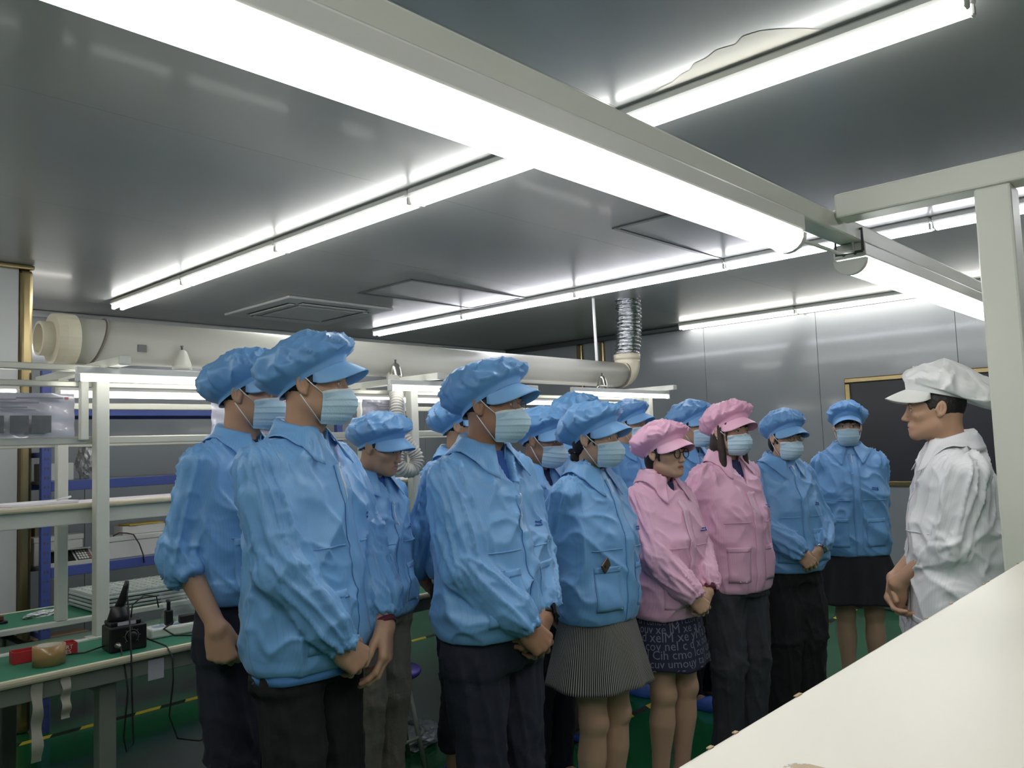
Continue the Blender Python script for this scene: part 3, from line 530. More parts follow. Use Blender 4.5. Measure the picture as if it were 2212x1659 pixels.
mesh_obj('body', [(-.13, -.09, 0), (.13, -.09, 0), (.13, .05, 0), (-.13, .05, 0), (-.125, -.085, .018), (.125, -.085, .018), (.12, .045, .075), (-.12, .045, .075)], [(0, 3, 2, 1), (4, 5, 6, 7), (0, 1, 5, 4), (1, 2, 6, 5), (2, 3, 7, 6), (3, 0, 4, 7)], mat('pale grey plastic', srgb(176, 178, 174), rough=.45), sc_)
for (x0, x1, mm_, nme) in ((-.11, .02, M_BLKP, 'display'), (.03, .11, mat('dark keypad', srgb(58, 60, 64), rough=.5), 'keypad')):
    mesh_obj(nme, [(x0, -.075, .0235), (x1, -.075, .0235), (x1, .035, .0718), (x0, .035, .0718), (x0, -.075, .0225), (x1, -.075, .0225), (x1, .035, .0708), (x0, .035, .0708)], [(0, 1, 2, 3), (0, 4, 5, 1), (1, 5, 6, 2), (2, 6, 7, 3), (3, 7, 4, 0)], mm_, sc_)
for i in range(5):
    for j in range(4):
        x = .038+i*.0145; y = -.066+j*.025; z = .0235+(y+.075)*.439
        mesh_obj('key', [(x, y, z+.002), (x+.010, y, z+.002), (x+.010, y+.016, z+.009), (x, y+.016, z+.009), (x, y, z), (x+.010, y, z), (x+.010, y+.016, z+.007), (x, y+.016, z+.007)], [(0, 1, 2, 3), (0, 4, 5, 1), (1, 5, 6, 2), (2, 6, 7, 3), (3, 7, 4, 0)], M_WHP if i < 4 else MATS['red ink'], sc_)
MB().bbox(-.115, .115, -.02, .045, .0785, .084, .002).build('platter', mat('steel platter', srgb(176, 176, 172), rough=.3, metal=.8), sc_)
carton('carton', 2.06, 5.15, .8855, .34, .18, .10, M_WBOX, 'flat white carton with cables on it on the blue shelving', lid=M_WBOX); carton('carton', 2.12, 5.17, 1.0165, .26, .14, .05, M_WBOX, 'smaller white carton stacked on the flat white carton')
yf = MB().bbox(-.11, .11, -.07, .07, 0, .008, .002).build('yellow_folder', mat('yellow folder', srgb(196, 172, 84), rough=.6), loc=(2.13, 5.17, 1.0685), rotz=.1); tag(yf, 'yellow folder on top of the stacked white cartons', 'folder')
cb = MB().tube([(1.92, 5.06, 1.022), (1.96, 5.075, 1.035), (2.00, 5.06, 1.03), (2.03, 5.04, 1.02), (2.06, 5.028, .96), (2.07, 5.0, .90), (2.072, 4.99, .85)], .004, 8).build('black_cable', M_BLKP, None, True); tag(cb, 'black cable draped over the flat white carton', 'cable')
carton('carton', 1.64, 5.20, 1.3655, .15, .2, .10, M_WBOX, 'white carton on the upper blue shelf beside the crumpled bag'); crumple('crumpled_bag', (1.82, 5.16, 1.3655), (.065, .06, .115), mat('crumpled silver grey film', srgb(176, 178, 178), rough=.3, metal=.4, bump=(40, 1.)), 'crumpled silver grey bag on the upper blue shelf', 'bag', 8, .95)
carton('carton', 1.70, 5.25, .2405, .3, .25, .22, M_KRAFT, 'brown carton on the lowest blue shelf'); 
wst = empty('wooden_stand', (2.02, 5.35, .8855)); tag(wst, 'low wooden stand carrying small parts on the blue shelving', 'stand'); MB().bbox(-.46, .46, -.07, .07, .225, .243, .003).build('top', mat('pale brown board', srgb(158, 144, 120), rough=.6), wst)
for x in (-.44, .44): MB().bbox(x-.012, x+.012, -.065, .065, 0, .2248, .002).build('leg', MATS['pale brown board'], wst)
carton('carton', 1.72, 5.35, 1.129, .26, .12, .10, M_KRAFT, 'brown carton on the wooden stand on the blue shelving')
for i, x in enumerate((2.22, 2.28, 2.34)):
    t = empty('spool', (x, 5.35, 1.129)); tag(t, 'grey wire spool on the wooden stand, %s from the left' % ORD[i], 'spool', 'wire spools'); MB().lathe((0, 0, 0), [(.028, 0), (.028, .006), (.018, .0062), (.018, .074), (.028, .0742), (.028, .08)], 20).build('reel', M_AC, t, True); MB().lathe((0, 0, .008), [(.0185, 0), (.025, .001), (.025, .064), (.0185, .065)], 20, cap=False).build('wound_wire', M_ALU, t, True)
# ================================================================ stool, foil bag, chair
st = empty('stool', (2.36, 3.04, 0)); tag(st, 'stool with purple seat and grey legs behind the front row', 'stool'); MB().lathe((0, 0, .44), [(.02, 0), (.15, .002), (.158, .012), (.152, .026), (.02, .03)], 32).build('seat', mat('purple plastic', srgb(72, 60, 156), rough=.4), st, True)
for a in (.4, .4+PI/2, .4+PI, .4+1.5*PI): MB().tube([(.10*math.cos(a), .10*math.sin(a), .439), (.19*math.cos(a), .19*math.sin(a), .012)], .011, 10).build('leg', M_APRON, st, True)
MB().tube([(.155*math.cos(a), .155*math.sin(a), .18) for a in np.linspace(0, 2*PI, 33)], .008, 8, cap=False).build('foot_ring', M_APRON, st, True)
crumple('foil_bag', (2.66, 3.36, .0), (.20, .18, .05), mat('bright silver film', srgb(214, 216, 218), rough=.3, metal=.35, bump=(40, .8)), 'shiny silver foil bag lying on the floor behind the stool', 'bag', 5, .5)
ch = empty('office_chair', (4.15, .86, 0), math.radians(250)); tag(ch, 'dark grey chair behind the man in white, mostly hidden by the post', 'chair'); M_CH = mat('dark grey upholstery', srgb(84, 84, 88), rough=.8)
MB().bbox(-.23, .23, -.22, .22, .43, .50, .025, 3).build('seat', M_CH, ch); MB().bbox(-.22, .22, .215, .26, .62, 1.02, .02, 3).build('backrest', M_CH, ch); MB().bbox(-.22, .22, .21, .265, 1.0205, 1.045, .01, 2).build('top_trim', M_SHELF, ch); MB().bbox(-.03, .03, .2605, .285, .40, .80, .006).build('back_bar', M_BLKP, ch); MB().bbox(-.03, .03, .0, .284, .385, .4295, .006).build('seat_bracket', M_BLKP, ch); MB().tube([(0, 0, .10), (0, 0, .3845)], .028, 14).build('gas_lift', M_BLKP, ch, True)
for k in range(5): a = 2*PI*k/5; MB().tube([(.02*math.cos(a), .02*math.sin(a), .11), (.27*math.cos(a), .27*math.sin(a), .065)], [.025, .014], 8).build('base_leg', M_BLKP, ch, True); MB().lathe((.275*math.cos(a), .275*math.sin(a)-.012, .028), [(.028, 0), (.028, .024)], 16, 'y').build('castor', M_BLKP, ch)
carton('carton', 5.95, 2.95, 0, .35, .3, .16, M_WBOX, 'white carton on the floor beyond the people near the window wall')
# ---------------------------------------------------------------- fabric and skin materials
def fabric(name, col, stripe=.04, rough=.38, crumple=.38, sheen=.12):
    m = mat(name, col, rough=rough, spec=.5, sheen=sheen); nt = m.node_tree; b = nt.nodes['Principled BSDF']
    c = b.inputs['Base Color'].default_value[:]
    at = nt.nodes.new('ShaderNodeAttribute'); at.attribute_name = 'stripe'
    w_ = nt.nodes.new('ShaderNodeMath'); w_.operation = 'MULTIPLY'; w_.inputs[1].default_value = 2*PI/.0062; nt.links.new(at.outputs['Fac'], w_.inputs[0])
    s_ = nt.nodes.new('ShaderNodeMath'); s_.operation = 'SINE'; nt.links.new(w_.outputs[0], s_.inputs[0])
    mr = nt.nodes.new('ShaderNodeMapRange'); mr.inputs['From Min'].default_value = .55; mr.inputs['From Max'].default_value = 1.0; nt.links.new(s_.outputs[0], mr.inputs['Value'])
    mx = nt.nodes.new('ShaderNodeMix'); mx.data_type = 'RGBA'; mx.inputs['A'].default_value = c; mx.inputs['B'].default_value = tuple(x*(1-stripe*2.2) for x in c[:3])+(1,)
    nt.links.new(mr.outputs[0], mx.inputs['Factor']); nt.links.new(mx.outputs['Result'], b.inputs['Base Color'])
    tc = nt.nodes.new('ShaderNodeTexCoord')
    n1 = nt.nodes.new('ShaderNodeTexNoise'); n1.inputs['Scale'].default_value = 9; n1.inputs['Detail'].default_value = 3; n1.inputs['Distortion'].default_value = .6
    try: n1.noise_type = 'RIDGED_MULTIFRACTAL'
    except Exception: pass
    nt.links.new(tc.outputs['Object'], n1.inputs['Vector'])
    bp = nt.nodes.new('ShaderNodeBump'); bp.inputs['Strength'].default_value = crumple; bp.inputs['Distance'].default_value = .005
    nt.links.new(n1.outputs['Fac'], bp.inputs['Height']); nt.links.new(bp.outputs['Normal'], b.inputs['Normal'])
    return m
M_BLUE = fabric('blue antistatic cloth', srgb(118, 172, 226))
M_PINK = fabric('pink antistatic cloth', srgb(236, 186, 214))
M_WHITE = fabric('white antistatic cloth', srgb(226, 226, 230), stripe=.03)
M_BLUEC = fabric('blue cap cloth', srgb(108, 160, 214), stripe=0, crumple=.5)
M_PINKC = fabric('pink cap cloth', srgb(238, 182, 212), stripe=0, crumple=.5)
M_WHITEC = fabric('white cap cloth', srgb(232, 232, 232), stripe=0, crumple=.5)
M_BLUEN = mat('blue cap peak', srgb(124, 174, 224), rough=.45); M_PINKN = mat('pink cap peak', srgb(240, 188, 214), rough=.45); M_WHITEN = mat('white cap peak', srgb(226, 226, 222), rough=.5)
M_SKIN = mat('skin', srgb(184, 145, 119), rough=.5, noise=(9, .10), bump=(160, .05))
M_SKINF = mat('fair skin', srgb(198, 161, 136), rough=.5, noise=(9, .07), bump=(160, .04))
M_SKIND = mat('tanned skin', srgb(162, 122, 98), rough=.5, noise=(9, .1), bump=(160, .05))
M_LIP = mat('lips', srgb(178, 118, 106), rough=.4)
M_MASK = mat('surgical mask blue', srgb(186, 216, 234), rough=.75, bump=(240, .15))
M_MASKW = mat('surgical mask white edge', srgb(226, 232, 236), rough=.7)
M_HAIR = mat('black hair', srgb(30, 25, 24), rough=.45, noise=(60, .4), bump=(200, .4))
M_HAIRB = mat('dark brown hair', srgb(52, 36, 30), rough=.42, noise=(60, .4), bump=(200, .4))
M_EYEW = mat('eye white', srgb(225, 220, 214), rough=.25); M_IRIS = mat('iris', srgb(28, 18, 14), rough=.15)
M_NAVY = mat('navy trouser cloth', srgb(32, 35, 50), rough=.85, noise=(40, .2), bump=(300, .25))
M_BLACK = mat('black trouser cloth', srgb(27, 27, 31), rough=.85, noise=(40, .2), bump=(300, .2))
M_JEANS = mat('faded black denim', srgb(60, 62, 70), rough=.85, noise=(14, .35), bump=(300, .3))
M_KHAKI = mat('grey khaki cloth', srgb(110, 106, 98), rough=.85, noise=(20, .15), bump=(90, .3))
M_SHIRT = mat('navy shirt', srgb(28, 40, 84), rough=.8); M_SHIRTB = mat('bright blue shirt', srgb(48, 92, 170), rough=.8); M_POLO = mat('light blue polo cloth', srgb(86, 140, 206), rough=.8); M_SHIRTW = mat('white shirt', srgb(222, 222, 220), rough=.8)
M_ZIP = mat('white zipper', srgb(214, 214, 218), rough=.4)
M_BADGE = mat('blue embroidery', srgb(44, 92, 168), rough=.7)
M_SLIP = mat('blue rubber clog', srgb(58, 98, 190), rough=.5, noise=(30, .1))
M_FRAME = mat('black spectacle frame', srgb(24, 20, 22), rough=.3); M_WIRE = mat('thin metal spectacle frame', srgb(120, 112, 104), rough=.3, metal=.8)
M_LENS = mat('spectacle lens', (1, 1, 1, 1), rough=.02, trans=1.0, alpha=.25)
# ---------------------------------------------------------------- head
def head_grid(fem, h):
    g = Grid((-.1, -.125, -.215), (.1, .135, .125), h); j = .93 if fem else 1.0
    g.op(Ell((0, -.012, .024), (.076, .094, .088)))
    g.op(Ell((0, .026, -.03), (.066*j, .066, .08)), .03)
    g.op(Ell((0, .026, -.072), (.054*j, .056, .042)), .03)
    g.op(Cap((-.046*j, .0, -.062), (-.02*j, .072, -.1), .018, .016), .03); g.op(Cap((.046*j, .0, -.062), (.02*j, .072, -.1), .018, .016), .03)
    g.op(Ell((0, .076, -.098), (.02, .016, .016)), .02)
    g.op(Cap((-.036, .079, .02), (.036, .079, .02), .0125 if not fem else .010), .02)
    for s in (-1, 1):
        g.op(Ell((s*.046, .06, -.024), (.02, .02, .018)), .022)
        g.op(Ell((s*.033, .098, .001), (.019, .015, .012)), .014, 'sub')
        g.op(Ell((s*.032, .079, -.001), (.0142, .0135, .0125)), .006)
        g.op(Ell((s*.0325, .095, -.002), (.0125, .014, .0030)), .002, 'sub')
    g.op(Cap((0, .0895, .006), (0, .109, -.036), .0065, .0105), .014)
    g.op(Ell((0, .1105, -.038), (.0105, .0085, .008)), .008)
    for s in (-1, 1):
        g.op(Ell((s*.0125, .104, -.041), (.0075, .0095, .007)), .006)
        g.op(Ell((s*.006, .110, -.0465), (.0035, .0045, .003)), .002, 'sub')
    g.op(Ell((0, .083, -.068), (.032, .017, .02)), .014)
    g.op(Cap((-.022, .084, -.0672), (0, .0915, -.0665), .0036, .0046), .006); g.op(Cap((.022, .084, -.0672), (0, .0915, -.0665), .0036, .0046), .006)
    g.op(Cap((-.018, .084, -.0755), (0, .0905, -.0768), .0036, .0052), .006); g.op(Cap((.018, .084, -.0755), (0, .0905, -.0768), .0036, .0052), .006)
    g.op(Ell((0, .100, -.0712), (.024, .014, .0016)), .002, 'sub')
    nr = .049 if fem else .058
    g.op(Limb((0, -.03, -.05), (0, -.05, -.23), [(0, nr), (.6, nr), (1, nr*1.18)]), .03)
    if not fem: g.op(Ell((0, .012, -.13), (.012, .016, .016)), .02)
    for s in (-1, 1):
        R = rotm(s*.28, 0, 0).T@np.array([[1, 0, 0], [0, math.cos(.18), math.sin(.18)], [0, -math.sin(.18), math.cos(.18)]])
        g.op(Ell((s*.0805, -.014, -.004), (.0085, .0185, .031), R), .005)
        g.op(Cap((s*.0785, -.006, -.030), (s*.080, -.008, -.027), .0065), .006)
        g.op(Ell((s*.0925, -.013, .0), (.0125, .0125, .0225), R), .002, 'sub')
        g.op(Cap((s*.083, -.016, .012), (s*.0835, -.014, -.012), .0035), .003); g.op(Ell((s*.0775, .002, -.006), (.005, .005, .007)), .004)
    return g
_heads = {}
def head_template(fem, fine=True):
    k = (fem, fine)
    if k not in _heads:
        g = head_grid(fem, .0034 if fine else .005); v, q = g.mesh(); v, q = drop(v, q, v[:, 2] > -.212)
        c = v[q].mean(1); lip = (np.abs(c[:, 0]) < .024) & (c[:, 1] > .080) & (c[:, 2] > -.084) & (c[:, 2] < -.0605)
        lip &= (np.abs(c[:, 0])/.025)**2+((c[:, 2]+.0717)/.0105)**2 < 1
        _heads[k] = (g, v, q, lip.astype(int))
    return _heads[k]
def drop(v, q, keep):
    m = keep[q].all(1); q = q[m]; used = np.zeros(len(v), bool); used[q] = True; ix = np.cumsum(used)-1
    return v[used], ix[q]
def front_project(g, X, Z, y0=.13, y1=-.05):
    X = np.asarray(X, float).ravel(); Z = np.asarray(Z, float).ravel(); Y = np.full(len(X), y1); done = np.zeros(len(X), bool)
    ys = np.arange(y0, y1, -g.h*.5); prev = None
    for y in ys:
        d = g.sample(np.stack([X, np.full(len(X), y), Z], 1)); hit = (d < 0) & ~done
        if prev is not None: Y[hit] = y+g.h*.5*(-d[hit])/np.maximum(1e-6, prev[hit]-d[hit])
        done |= hit; prev = d
    return np.stack([X, Y, Z], 1)
_cache = {}
def lash_data(g, s):
    n = 10; pts = []
    for i in range(n):
        t = i/(n-1); x = s*(.0200+.0250*t); z = .0012+.0022*math.sin(t*PI)-.0006*t
        for k in (0, 1): pts.append((x, z+.0019*k))
    P = front_project(g, [p[0] for p in pts], [p[1] for p in pts]); P[:, 1] += .0009
    return P, grid_quads(n, 2)
def eyebrow_data(g, s):
    n = 12; pts = []
    for i in range(n):
        t = i/(n-1); x = s*(.013+.036*t); z = .0175+.006*math.sin(t*2.2)-.002*t; w = .0042*(1-.75*t**2)+.0006
        for k in (-1, 0, 1): pts.append((x, z+k*w))
    P = front_project(g, [p[0] for p in pts], [p[1] for p in pts]); P[:, 1] += .0012; P[1::3, 1] += .0012
    return P, grid_quads(n, 3)
def hair_data(style, fem, h=.005):
    g = Grid((-.13, -.19, -.42 if style in ('long', 'ponytail') else -.16), (.13, .13, .14), h)
    g.op(Ell((0, -.012, .024), (.0795, .0985, .0925)))
    g.op(Ell((0, .02, -.02), (.0705, .069, .083)), .02)
    c = {'short': -.006, 'fade': -.008}.get(style, -.02)
    g.op(Half((0, -.62, .786), c), .004, 'keep') if False else None
    X, Y, Z = np.meshgrid(*g.ax, indexing='ij')
    cut = c-(-.62*Y+.786*Z)
    side = np.sqrt(((Y-.022)/.013)**2+((Z-.016)/.030)**2)*.02-.02            # sideburn kept
    cut = np.minimum(cut, side+.004) if style in ('short', 'fade') else cut
    g.F = np.maximum(g.F, cut)
    if fem:
        b = Ell((0, .014, .040), (.0785, .0855, .062)); d = np.maximum(b(X, Y, Z), np.maximum(.013+.35*np.maximum(0, np.abs(X)-.05)*-1-Z, -.01-Y))
        g.F = np.minimum(g.F, d)
    if style == 'bob': g.op(Ell((0, -.055, -.035), (.073, .05, .075)), .02); g.op(Cap((.072, .012, .02), (.069, .02, -.035), .009, .006), .01); g.op(Cap((-.072, .012, .02), (-.069, .02, -.035), .009, .006), .01)
    if style == 'ponytail':
        g.op(Ell((0, -.06, -.02), (.07, .05, .06)), .02); g.op(Limb((0, -.098, -.035), (.0, -.125, -.30), [(0, .02), (.15, .03), (.6, .026), (1, .008)]), .012)
        for s in (-1, 1): g.op(Cap((s*.074, .02, .03), (s*.07, .03, -.03), .008, .004), .01)
    if style == 'long':
        g.op(Ell((0, -.06, -.05), (.076, .052, .1)), .02); g.op(Limb((0, -.075, -.08), (0, -.085, -.36), [(0, .06), (.6, .05), (1, .03)]), .03)
        for s in (-1, 1):
            g.op(Limb((s*.074, -.002, .03), (s*.082, .03, -.33), [(0, .014), (.3, .02), (.8, .02), (1, .006)]), .012)
            g.op(Cap((s*.07, .045, .035), (s*.073, .042, -.05), .009, .004), .01)
    v, q = g.mesh(); N = g.grad(v)
    v = v+N*(.0009*noise3(np.stack([np.arctan2(v[:, 0], v[:, 1])*14, v[:, 2]*6, v[:, 1]*8], 1)))[:, None]
    return v, q
# ---------------------------------------------------------------- cap, mask
def cap_data(seed, tilt=1.10, z0=.012, puff=.18, back=.024, hgt=.162, droop=.012, bulge_back=.20, n=120, m=36):
    rng = np.random.RandomState(seed); th = np.linspace(0, 2*PI, n, endpoint=False); t = np.linspace(0, 1, m)
    T, S = np.meshgrid(th, t, indexing='ij'); a, b = .0855, .1045
    bx, by = a*np.sin(T), b*np.cos(T)-.006; bz = z0+tilt*(by+.006)*.5
    bk = .5-.5*np.cos(T); B = .14; u = np.clip((S-B)/(1-B), 0, 1); bs = .028-.014*bk
    bulge = (puff+bulge_back*bk)*np.sin(PI*u**.55)
    r = np.where(S < B, 1.0+.015*S/B, (1.015+bulge)*np.maximum(0, 1-u**3.0)**.55)
    zb = bz+bs*np.minimum(S/B, 1); w = u**.82; z = zb*(1-w)+hgt*w-droop*bk**1.5*np.sin(PI*u**.6)
    y = by*r-back*np.sin(PI*u**.8)*bk-back*.5*u; x = bx*r
    P0 = np.stack([x.ravel(), y.ravel(), z.ravel()], 1)
    npl = 13; ph = rng.uniform(0, 6)
    wob = noise3(np.stack([np.cos(T.ravel())*1.6+seed, np.sin(T.ravel())*1.6, S.ravel()*2.2], 1)).reshape(T.shape)
    saw = (T*npl/(2*PI)+ph+.9*wob) % 1; e = np.clip(u*5, 0, 1)*(1-u**3)
    dd = saw**3*.018*e
    nz = crisp(P0*np.array([9, 9, 9])+seed*3.1)*.011+crisp(P0*19+seed)*.006+noise3(P0*11+seed)*.008
    d = dd.ravel()+nz*np.clip(u.ravel()*6, 0, 1); o = P0-np.array([0, -.025, .03]); o /= np.linalg.norm(o, axis=1)[:, None]
    return P0+o*d[:, None], grid_quads(n, m, True)
def peak_data(tilt=1.10, z0=.012, length=.072, drop_=.32, n=41, m=12):
    th = np.linspace(-1.32, 1.32, n); t = np.linspace(0, 1, m); T, S = np.meshgrid(th, t, indexing='ij'); a, b = .086, .1055
    bx, by = a*np.sin(T), b*np.cos(T)-.006; bz = z0+tilt*(by+.006)*.5+.001
    L = length*np.maximum(0, np.cos(T/1.32*PI/2))**.62
    x = bx+np.sin(T)*.45*L*S; y = by+(.35+.65*np.cos(T*.6))*L*S; z = bz-drop_*L*S-.10*L*S**2+.012*np.cos(T)*0-.10*(x/.1)**2*.35*S
    P = np.stack([x.ravel(), y.ravel(), z.ravel()], 1); return thicken(P, grid_quads(n, m), .0022, n, m)
def mask_data(g, n=45, m=40):
    u = np.linspace(-1, 1, n); t = np.linspace(0, 1, m); U, S = np.meshgrid(u, t, indexing='ij'); A = np.abs(U)
    yf = np.interp(S, [0, .12, .32, .55, .8, 1], [.106, .122, .135, .130, .112, .080]); ys = np.interp(S, [0, .5, 1], [.046, .042, .030])
    wx = np.interp(S, [0, .5, .8, 1], [.066, .067, .060, .047]); z = np.interp(S, [0, .5, 1], [-.026, -.072, -.124])+.010*(1-A**1.5)*np.interp(S, [0, .3, 1], [1, 0, -.6])
    x = wx*np.sin(U*PI/2); y = ys+(yf-ys)*np.maximum(0, np.cos(U*PI/2))**1.15
    k = np.clip((S-.10)/.82, 0, .9999)*4; pl = k % 1; on = (S > .10) & (S < .92)
    y += np.where(on, .0048*pl**1.5*(1-A**2.5)+.001, 0); x += np.where(on, np.sign(U)*.002*pl*A, 0)
    P = np.stack([x.ravel(), y.ravel(), z.ravel()], 1)
    for _ in range(4):
        d = g.sample(P); mm = d < .0035
        if mm.any(): P[mm] += g.grad(P[mm])*(.0042-d[mm])[:, None]
    return P, grid_quads(n, m), n, m
# ---------------------------------------------------------------- hands. hand frame: X to the fingertips, Y to the thumb, Z out of the back of the hand
def hand_data(side, curl, spread=(8, 2, -3, -9), thumb=((.72, .62, -.30), 25), arm=(-1, 0, 0), armlen=.06, h=.0027, r_el=.039):
    def ry(v, a): c, s = math.cos(a), math.sin(a); return np.array([v[0]*c-v[2]*s*-1*-1, v[1], v[2]*c-v[0]*s]) if False else np.array([v[0]*c+v[2]*s, v[1], -v[0]*s+v[2]*c])
    prims = []; arm = nrm(arm)
    kn = [(.088, .027, .002), (.092, .0075, .005), (.087, -.012, .003), (.077, -.0305, -.001)]
    for i, k in enumerate(kn): prims.append((Limb((.006, k[1]*.62, -.002), k, [(0, .0145), (.6, .0135), (1, .0125)]), .012))
    prims.append((Ell((.045, -.005, -.006), (.042, .034, .0125)), .012)); prims.append((Ell((.035, .022, -.012), (.03, .016, .014)), .012)); prims.append((Ell((.04, -.026, -.01), (.032, .012, .013)), .012))
    lens = [(.043, .026, .021), (.048, .030, .022), (.044, .028, .022), (.034, .020, .019)]; rad = [.0095, .0098, .0092, .0083]
    for i in range(4):
        p = np.array(kn[i]); a = 0; sp = math.radians(spread[i])
        for jn in range(3):
            a += math.radians(curl[i][jn]); d = ry(np.array([1., 0, 0]), a); d = np.array([d[0]*math.cos(sp), d[0]*math.sin(sp), d[2]])
            p2 = p+d*lens[i][jn]; r0 = rad[i]*(1-.09*jn); prims.append((Limb(p, p2, [(0, r0*1.04), (.5, r0*.93), (1, r0*.97)] if jn < 2 else [(0, r0), (1, r0*.82)]), .004 if jn else .008)); p = p2
    p = np.array([.018, .020, -.008]); d = nrm(thumb[0]); ax = nrm(np.cross(d, (1, 0, -.3)))
    for jn, (L, ra, rb) in enumerate(((.044, .0145, .012), (.033, .0115, .0105), (.027, .0105, .0085))):
        p2 = p+d*L; prims.append((Cap(p, p2, ra, rb), .008 if jn == 0 else .004)); p = p2
        an = math.radians(thumb[1]); d = d*math.cos(an)+np.cross(ax, d)*math.sin(an); d = nrm(d)
    el = arm*armlen; tt = np.linspace(0, 1, 6)
    prims.append((Limb((.008, 0, -.003), el, [(0, .0255), (min(.9, .03/armlen), .0265), (min(.95, .1/armlen) if armlen > .11 else .97, (.031) if armlen > .11 else .0275), (1, r_el if armlen > .11 else .029)]), .014))
    lo = np.min([p.lo for p, _ in prims], 0)-.008; hi = np.max([p.hi for p, _ in prims], 0)+.008
    g = Grid(lo, hi, h)
    for p, k in prims: g.op(p, k)
    v, q = g.mesh()
    if side < 0: v = v*np.array([1, -1, 1]); q = q[:, ::-1]
    return v, q
POSES = dict(
    fist=([(62, 72, 45), (66, 76, 45), (68, 76, 45), (70, 76, 45)], (6, 1, -3, -8), ((.86, .42, -.42), 16)),
    over=([(30, 34, 20), (36, 38, 22), (40, 42, 24), (44, 46, 26)], (7, 2, -3, -8), ((.8, .55, -.32), 18)),
    under=([(44, 50, 30), (46, 52, 30), (48, 54, 30), (50, 54, 30)], (3, 1, -1, -4), ((.88, .42, -.2), 10)),
    relax=([(22, 26, 14), (26, 30, 16), (30, 32, 18), (34, 34, 20)], (6, 1, -3, -8), ((.85, .48, -.25), 10)))
_hc = {}
def hand_template(side, pose, armlen, arm):
    arm = tuple(np.round(nrm(arm)/.12)*.12); k = (side, pose, armlen, arm)
    if k not in _hc: _hc[k] = hand_data(side, *POSES[pose], arm=(arm[0], arm[1]*side, arm[2]), armlen=armlen, h=.0027 if armlen < .1 else .003)
    return _hc[k]
def ik(S, W, L1, L2, pole):
    d = W-S; D = np.linalg.norm(d)
    if D > (L1+L2)*.995: W = S+d/D*(L1+L2)*.995; d = W-S; D = np.linalg.norm(d)
    a = (L1*L1-L2*L2+D*D)/(2*D); hh = math.sqrt(max(0, L1*L1-a*a)); n = d/D; p = np.array(pole, float); p = nrm(p-n*(p@n)); return S+n*a+p*hh, W
# ---------------------------------------------------------------- folds
def crisp(P): return np.clip(1-np.abs(noise3(P))*1.7, 0, 1)**3.2
def torso_fold(P, seed, amp):
    q = P+np.array([seed*1.7, 0, seed*.9]); wv = noise3(q*3.0)*.6
    a = crisp(np.stack([q[:, 0]*5.5+wv, q[:, 1]*5, q[:, 2]*2.6+q[:, 0]*2.0], 1)); b = crisp(np.stack([q[:, 0]*9-q[:, 2]*6, q[:, 1]*9, q[:, 2]*8+wv*2], 1)); b2 = crisp(np.stack([q[:, 0]*13+q[:, 2]*9, q[:, 1]*13, q[:, 2]*11], 1)+5); c = noise3(q*4.2)
    return amp*(.017*a+.0095*b+.0020*b2+.009*c-.008)
def limb_fold(P, A, B, seed, amp, e0, e1):
    d = B-A; L = np.linalg.norm(d); d = d/L; t = (P-A)@d; r = P-A-np.outer(t, d); ref = nrm(np.cross(d, (0.31, .2, .93))); r2 = np.cross(d, ref); x = r@ref; y = r@r2; n = np.maximum(1e-6, np.hypot(x, y)); x, y = x/n, y/n
    u = np.clip(t/L, 0, 1); env = .5+e0*np.exp(-(u/.25)**2)+e1*np.exp(-((1-u)/.28)**2)
    s = t+.035*x+.022*y*np.sin(seed)
    f = crisp(np.stack([x*.9+seed, y*.9, s*9], 1)); f2 = crisp(np.stack([x*1.5-s*6, y*1.5+seed, s*17+x], 1)); f3 = crisp(np.stack([x*1.2+seed*2, y*1.2, s*3.2+x*1.5], 1))
    return amp*(env*(.0115*f+.004*f2)+.015*f3+.008*noise3(np.stack([x*1.3, y*1.3, s*5+seed], 1))-.007)
def set_stripe(o, s):
    a = o.data.attributes.new('stripe', 'FLOAT', 'POINT'); a.data.foreach_set('value', np.ascontiguousarray(s, dtype=np.float32))
# ---------------------------------------------------------------- one person
def clog_mesh():
    if 'clog' not in _cache:
        g = Grid((-.065, -.16, -.01), (.065, .16, .10), .006)
        g.op(Loft([(.0, .046, .13, 0), (.022, .048, .133, 0)], 2.6)); g.op(Ell((0, .05, .02), (.049, .082, .055)), .012); g.op(Ell((0, -.02, .05), (.036, .10, .035)), .01, 'sub'); g.op(Half((0, 0, -1), 0), 0, 'sub') if False else None
        g.F = np.maximum(g.F, -g.ax[2][None, None, :]); v, q = g.mesh(); _cache['clog'] = mesh_obj('slipper', v, q, M_SLIP, smooth=True).data; bpy.data.objects.remove(bpy.data.objects['slipper'])
    return _cache['clog']
def eye_mesh():
    if 'eye' not in _cache:
        v = []; f = []; n, m = 12, 7
        for i in range(m+1):
            a = PI*i/m
            for k in range(n): b = 2*PI*k/n; v.append((.0118*math.sin(a)*math.cos(b), .0118*math.cos(a), .0118*math.sin(a)*math.sin(b)))
        f = [(i*n+k, (i+1)*n+k, (i+1)*n+(k+1) % n, i*n+(k+1) % n) for i in range(m) for k in range(n)]
        me = bpy.data.meshes.new('eye'); me.from_pydata(v, [], f); me.materials.append(M_EYEW); me.materials.append(M_IRIS)
        for p in me.polygons: p.material_index = 1 if p.index < n else 0; p.use_smooth = True
        _cache['eye'] = me
    return _cache['eye']
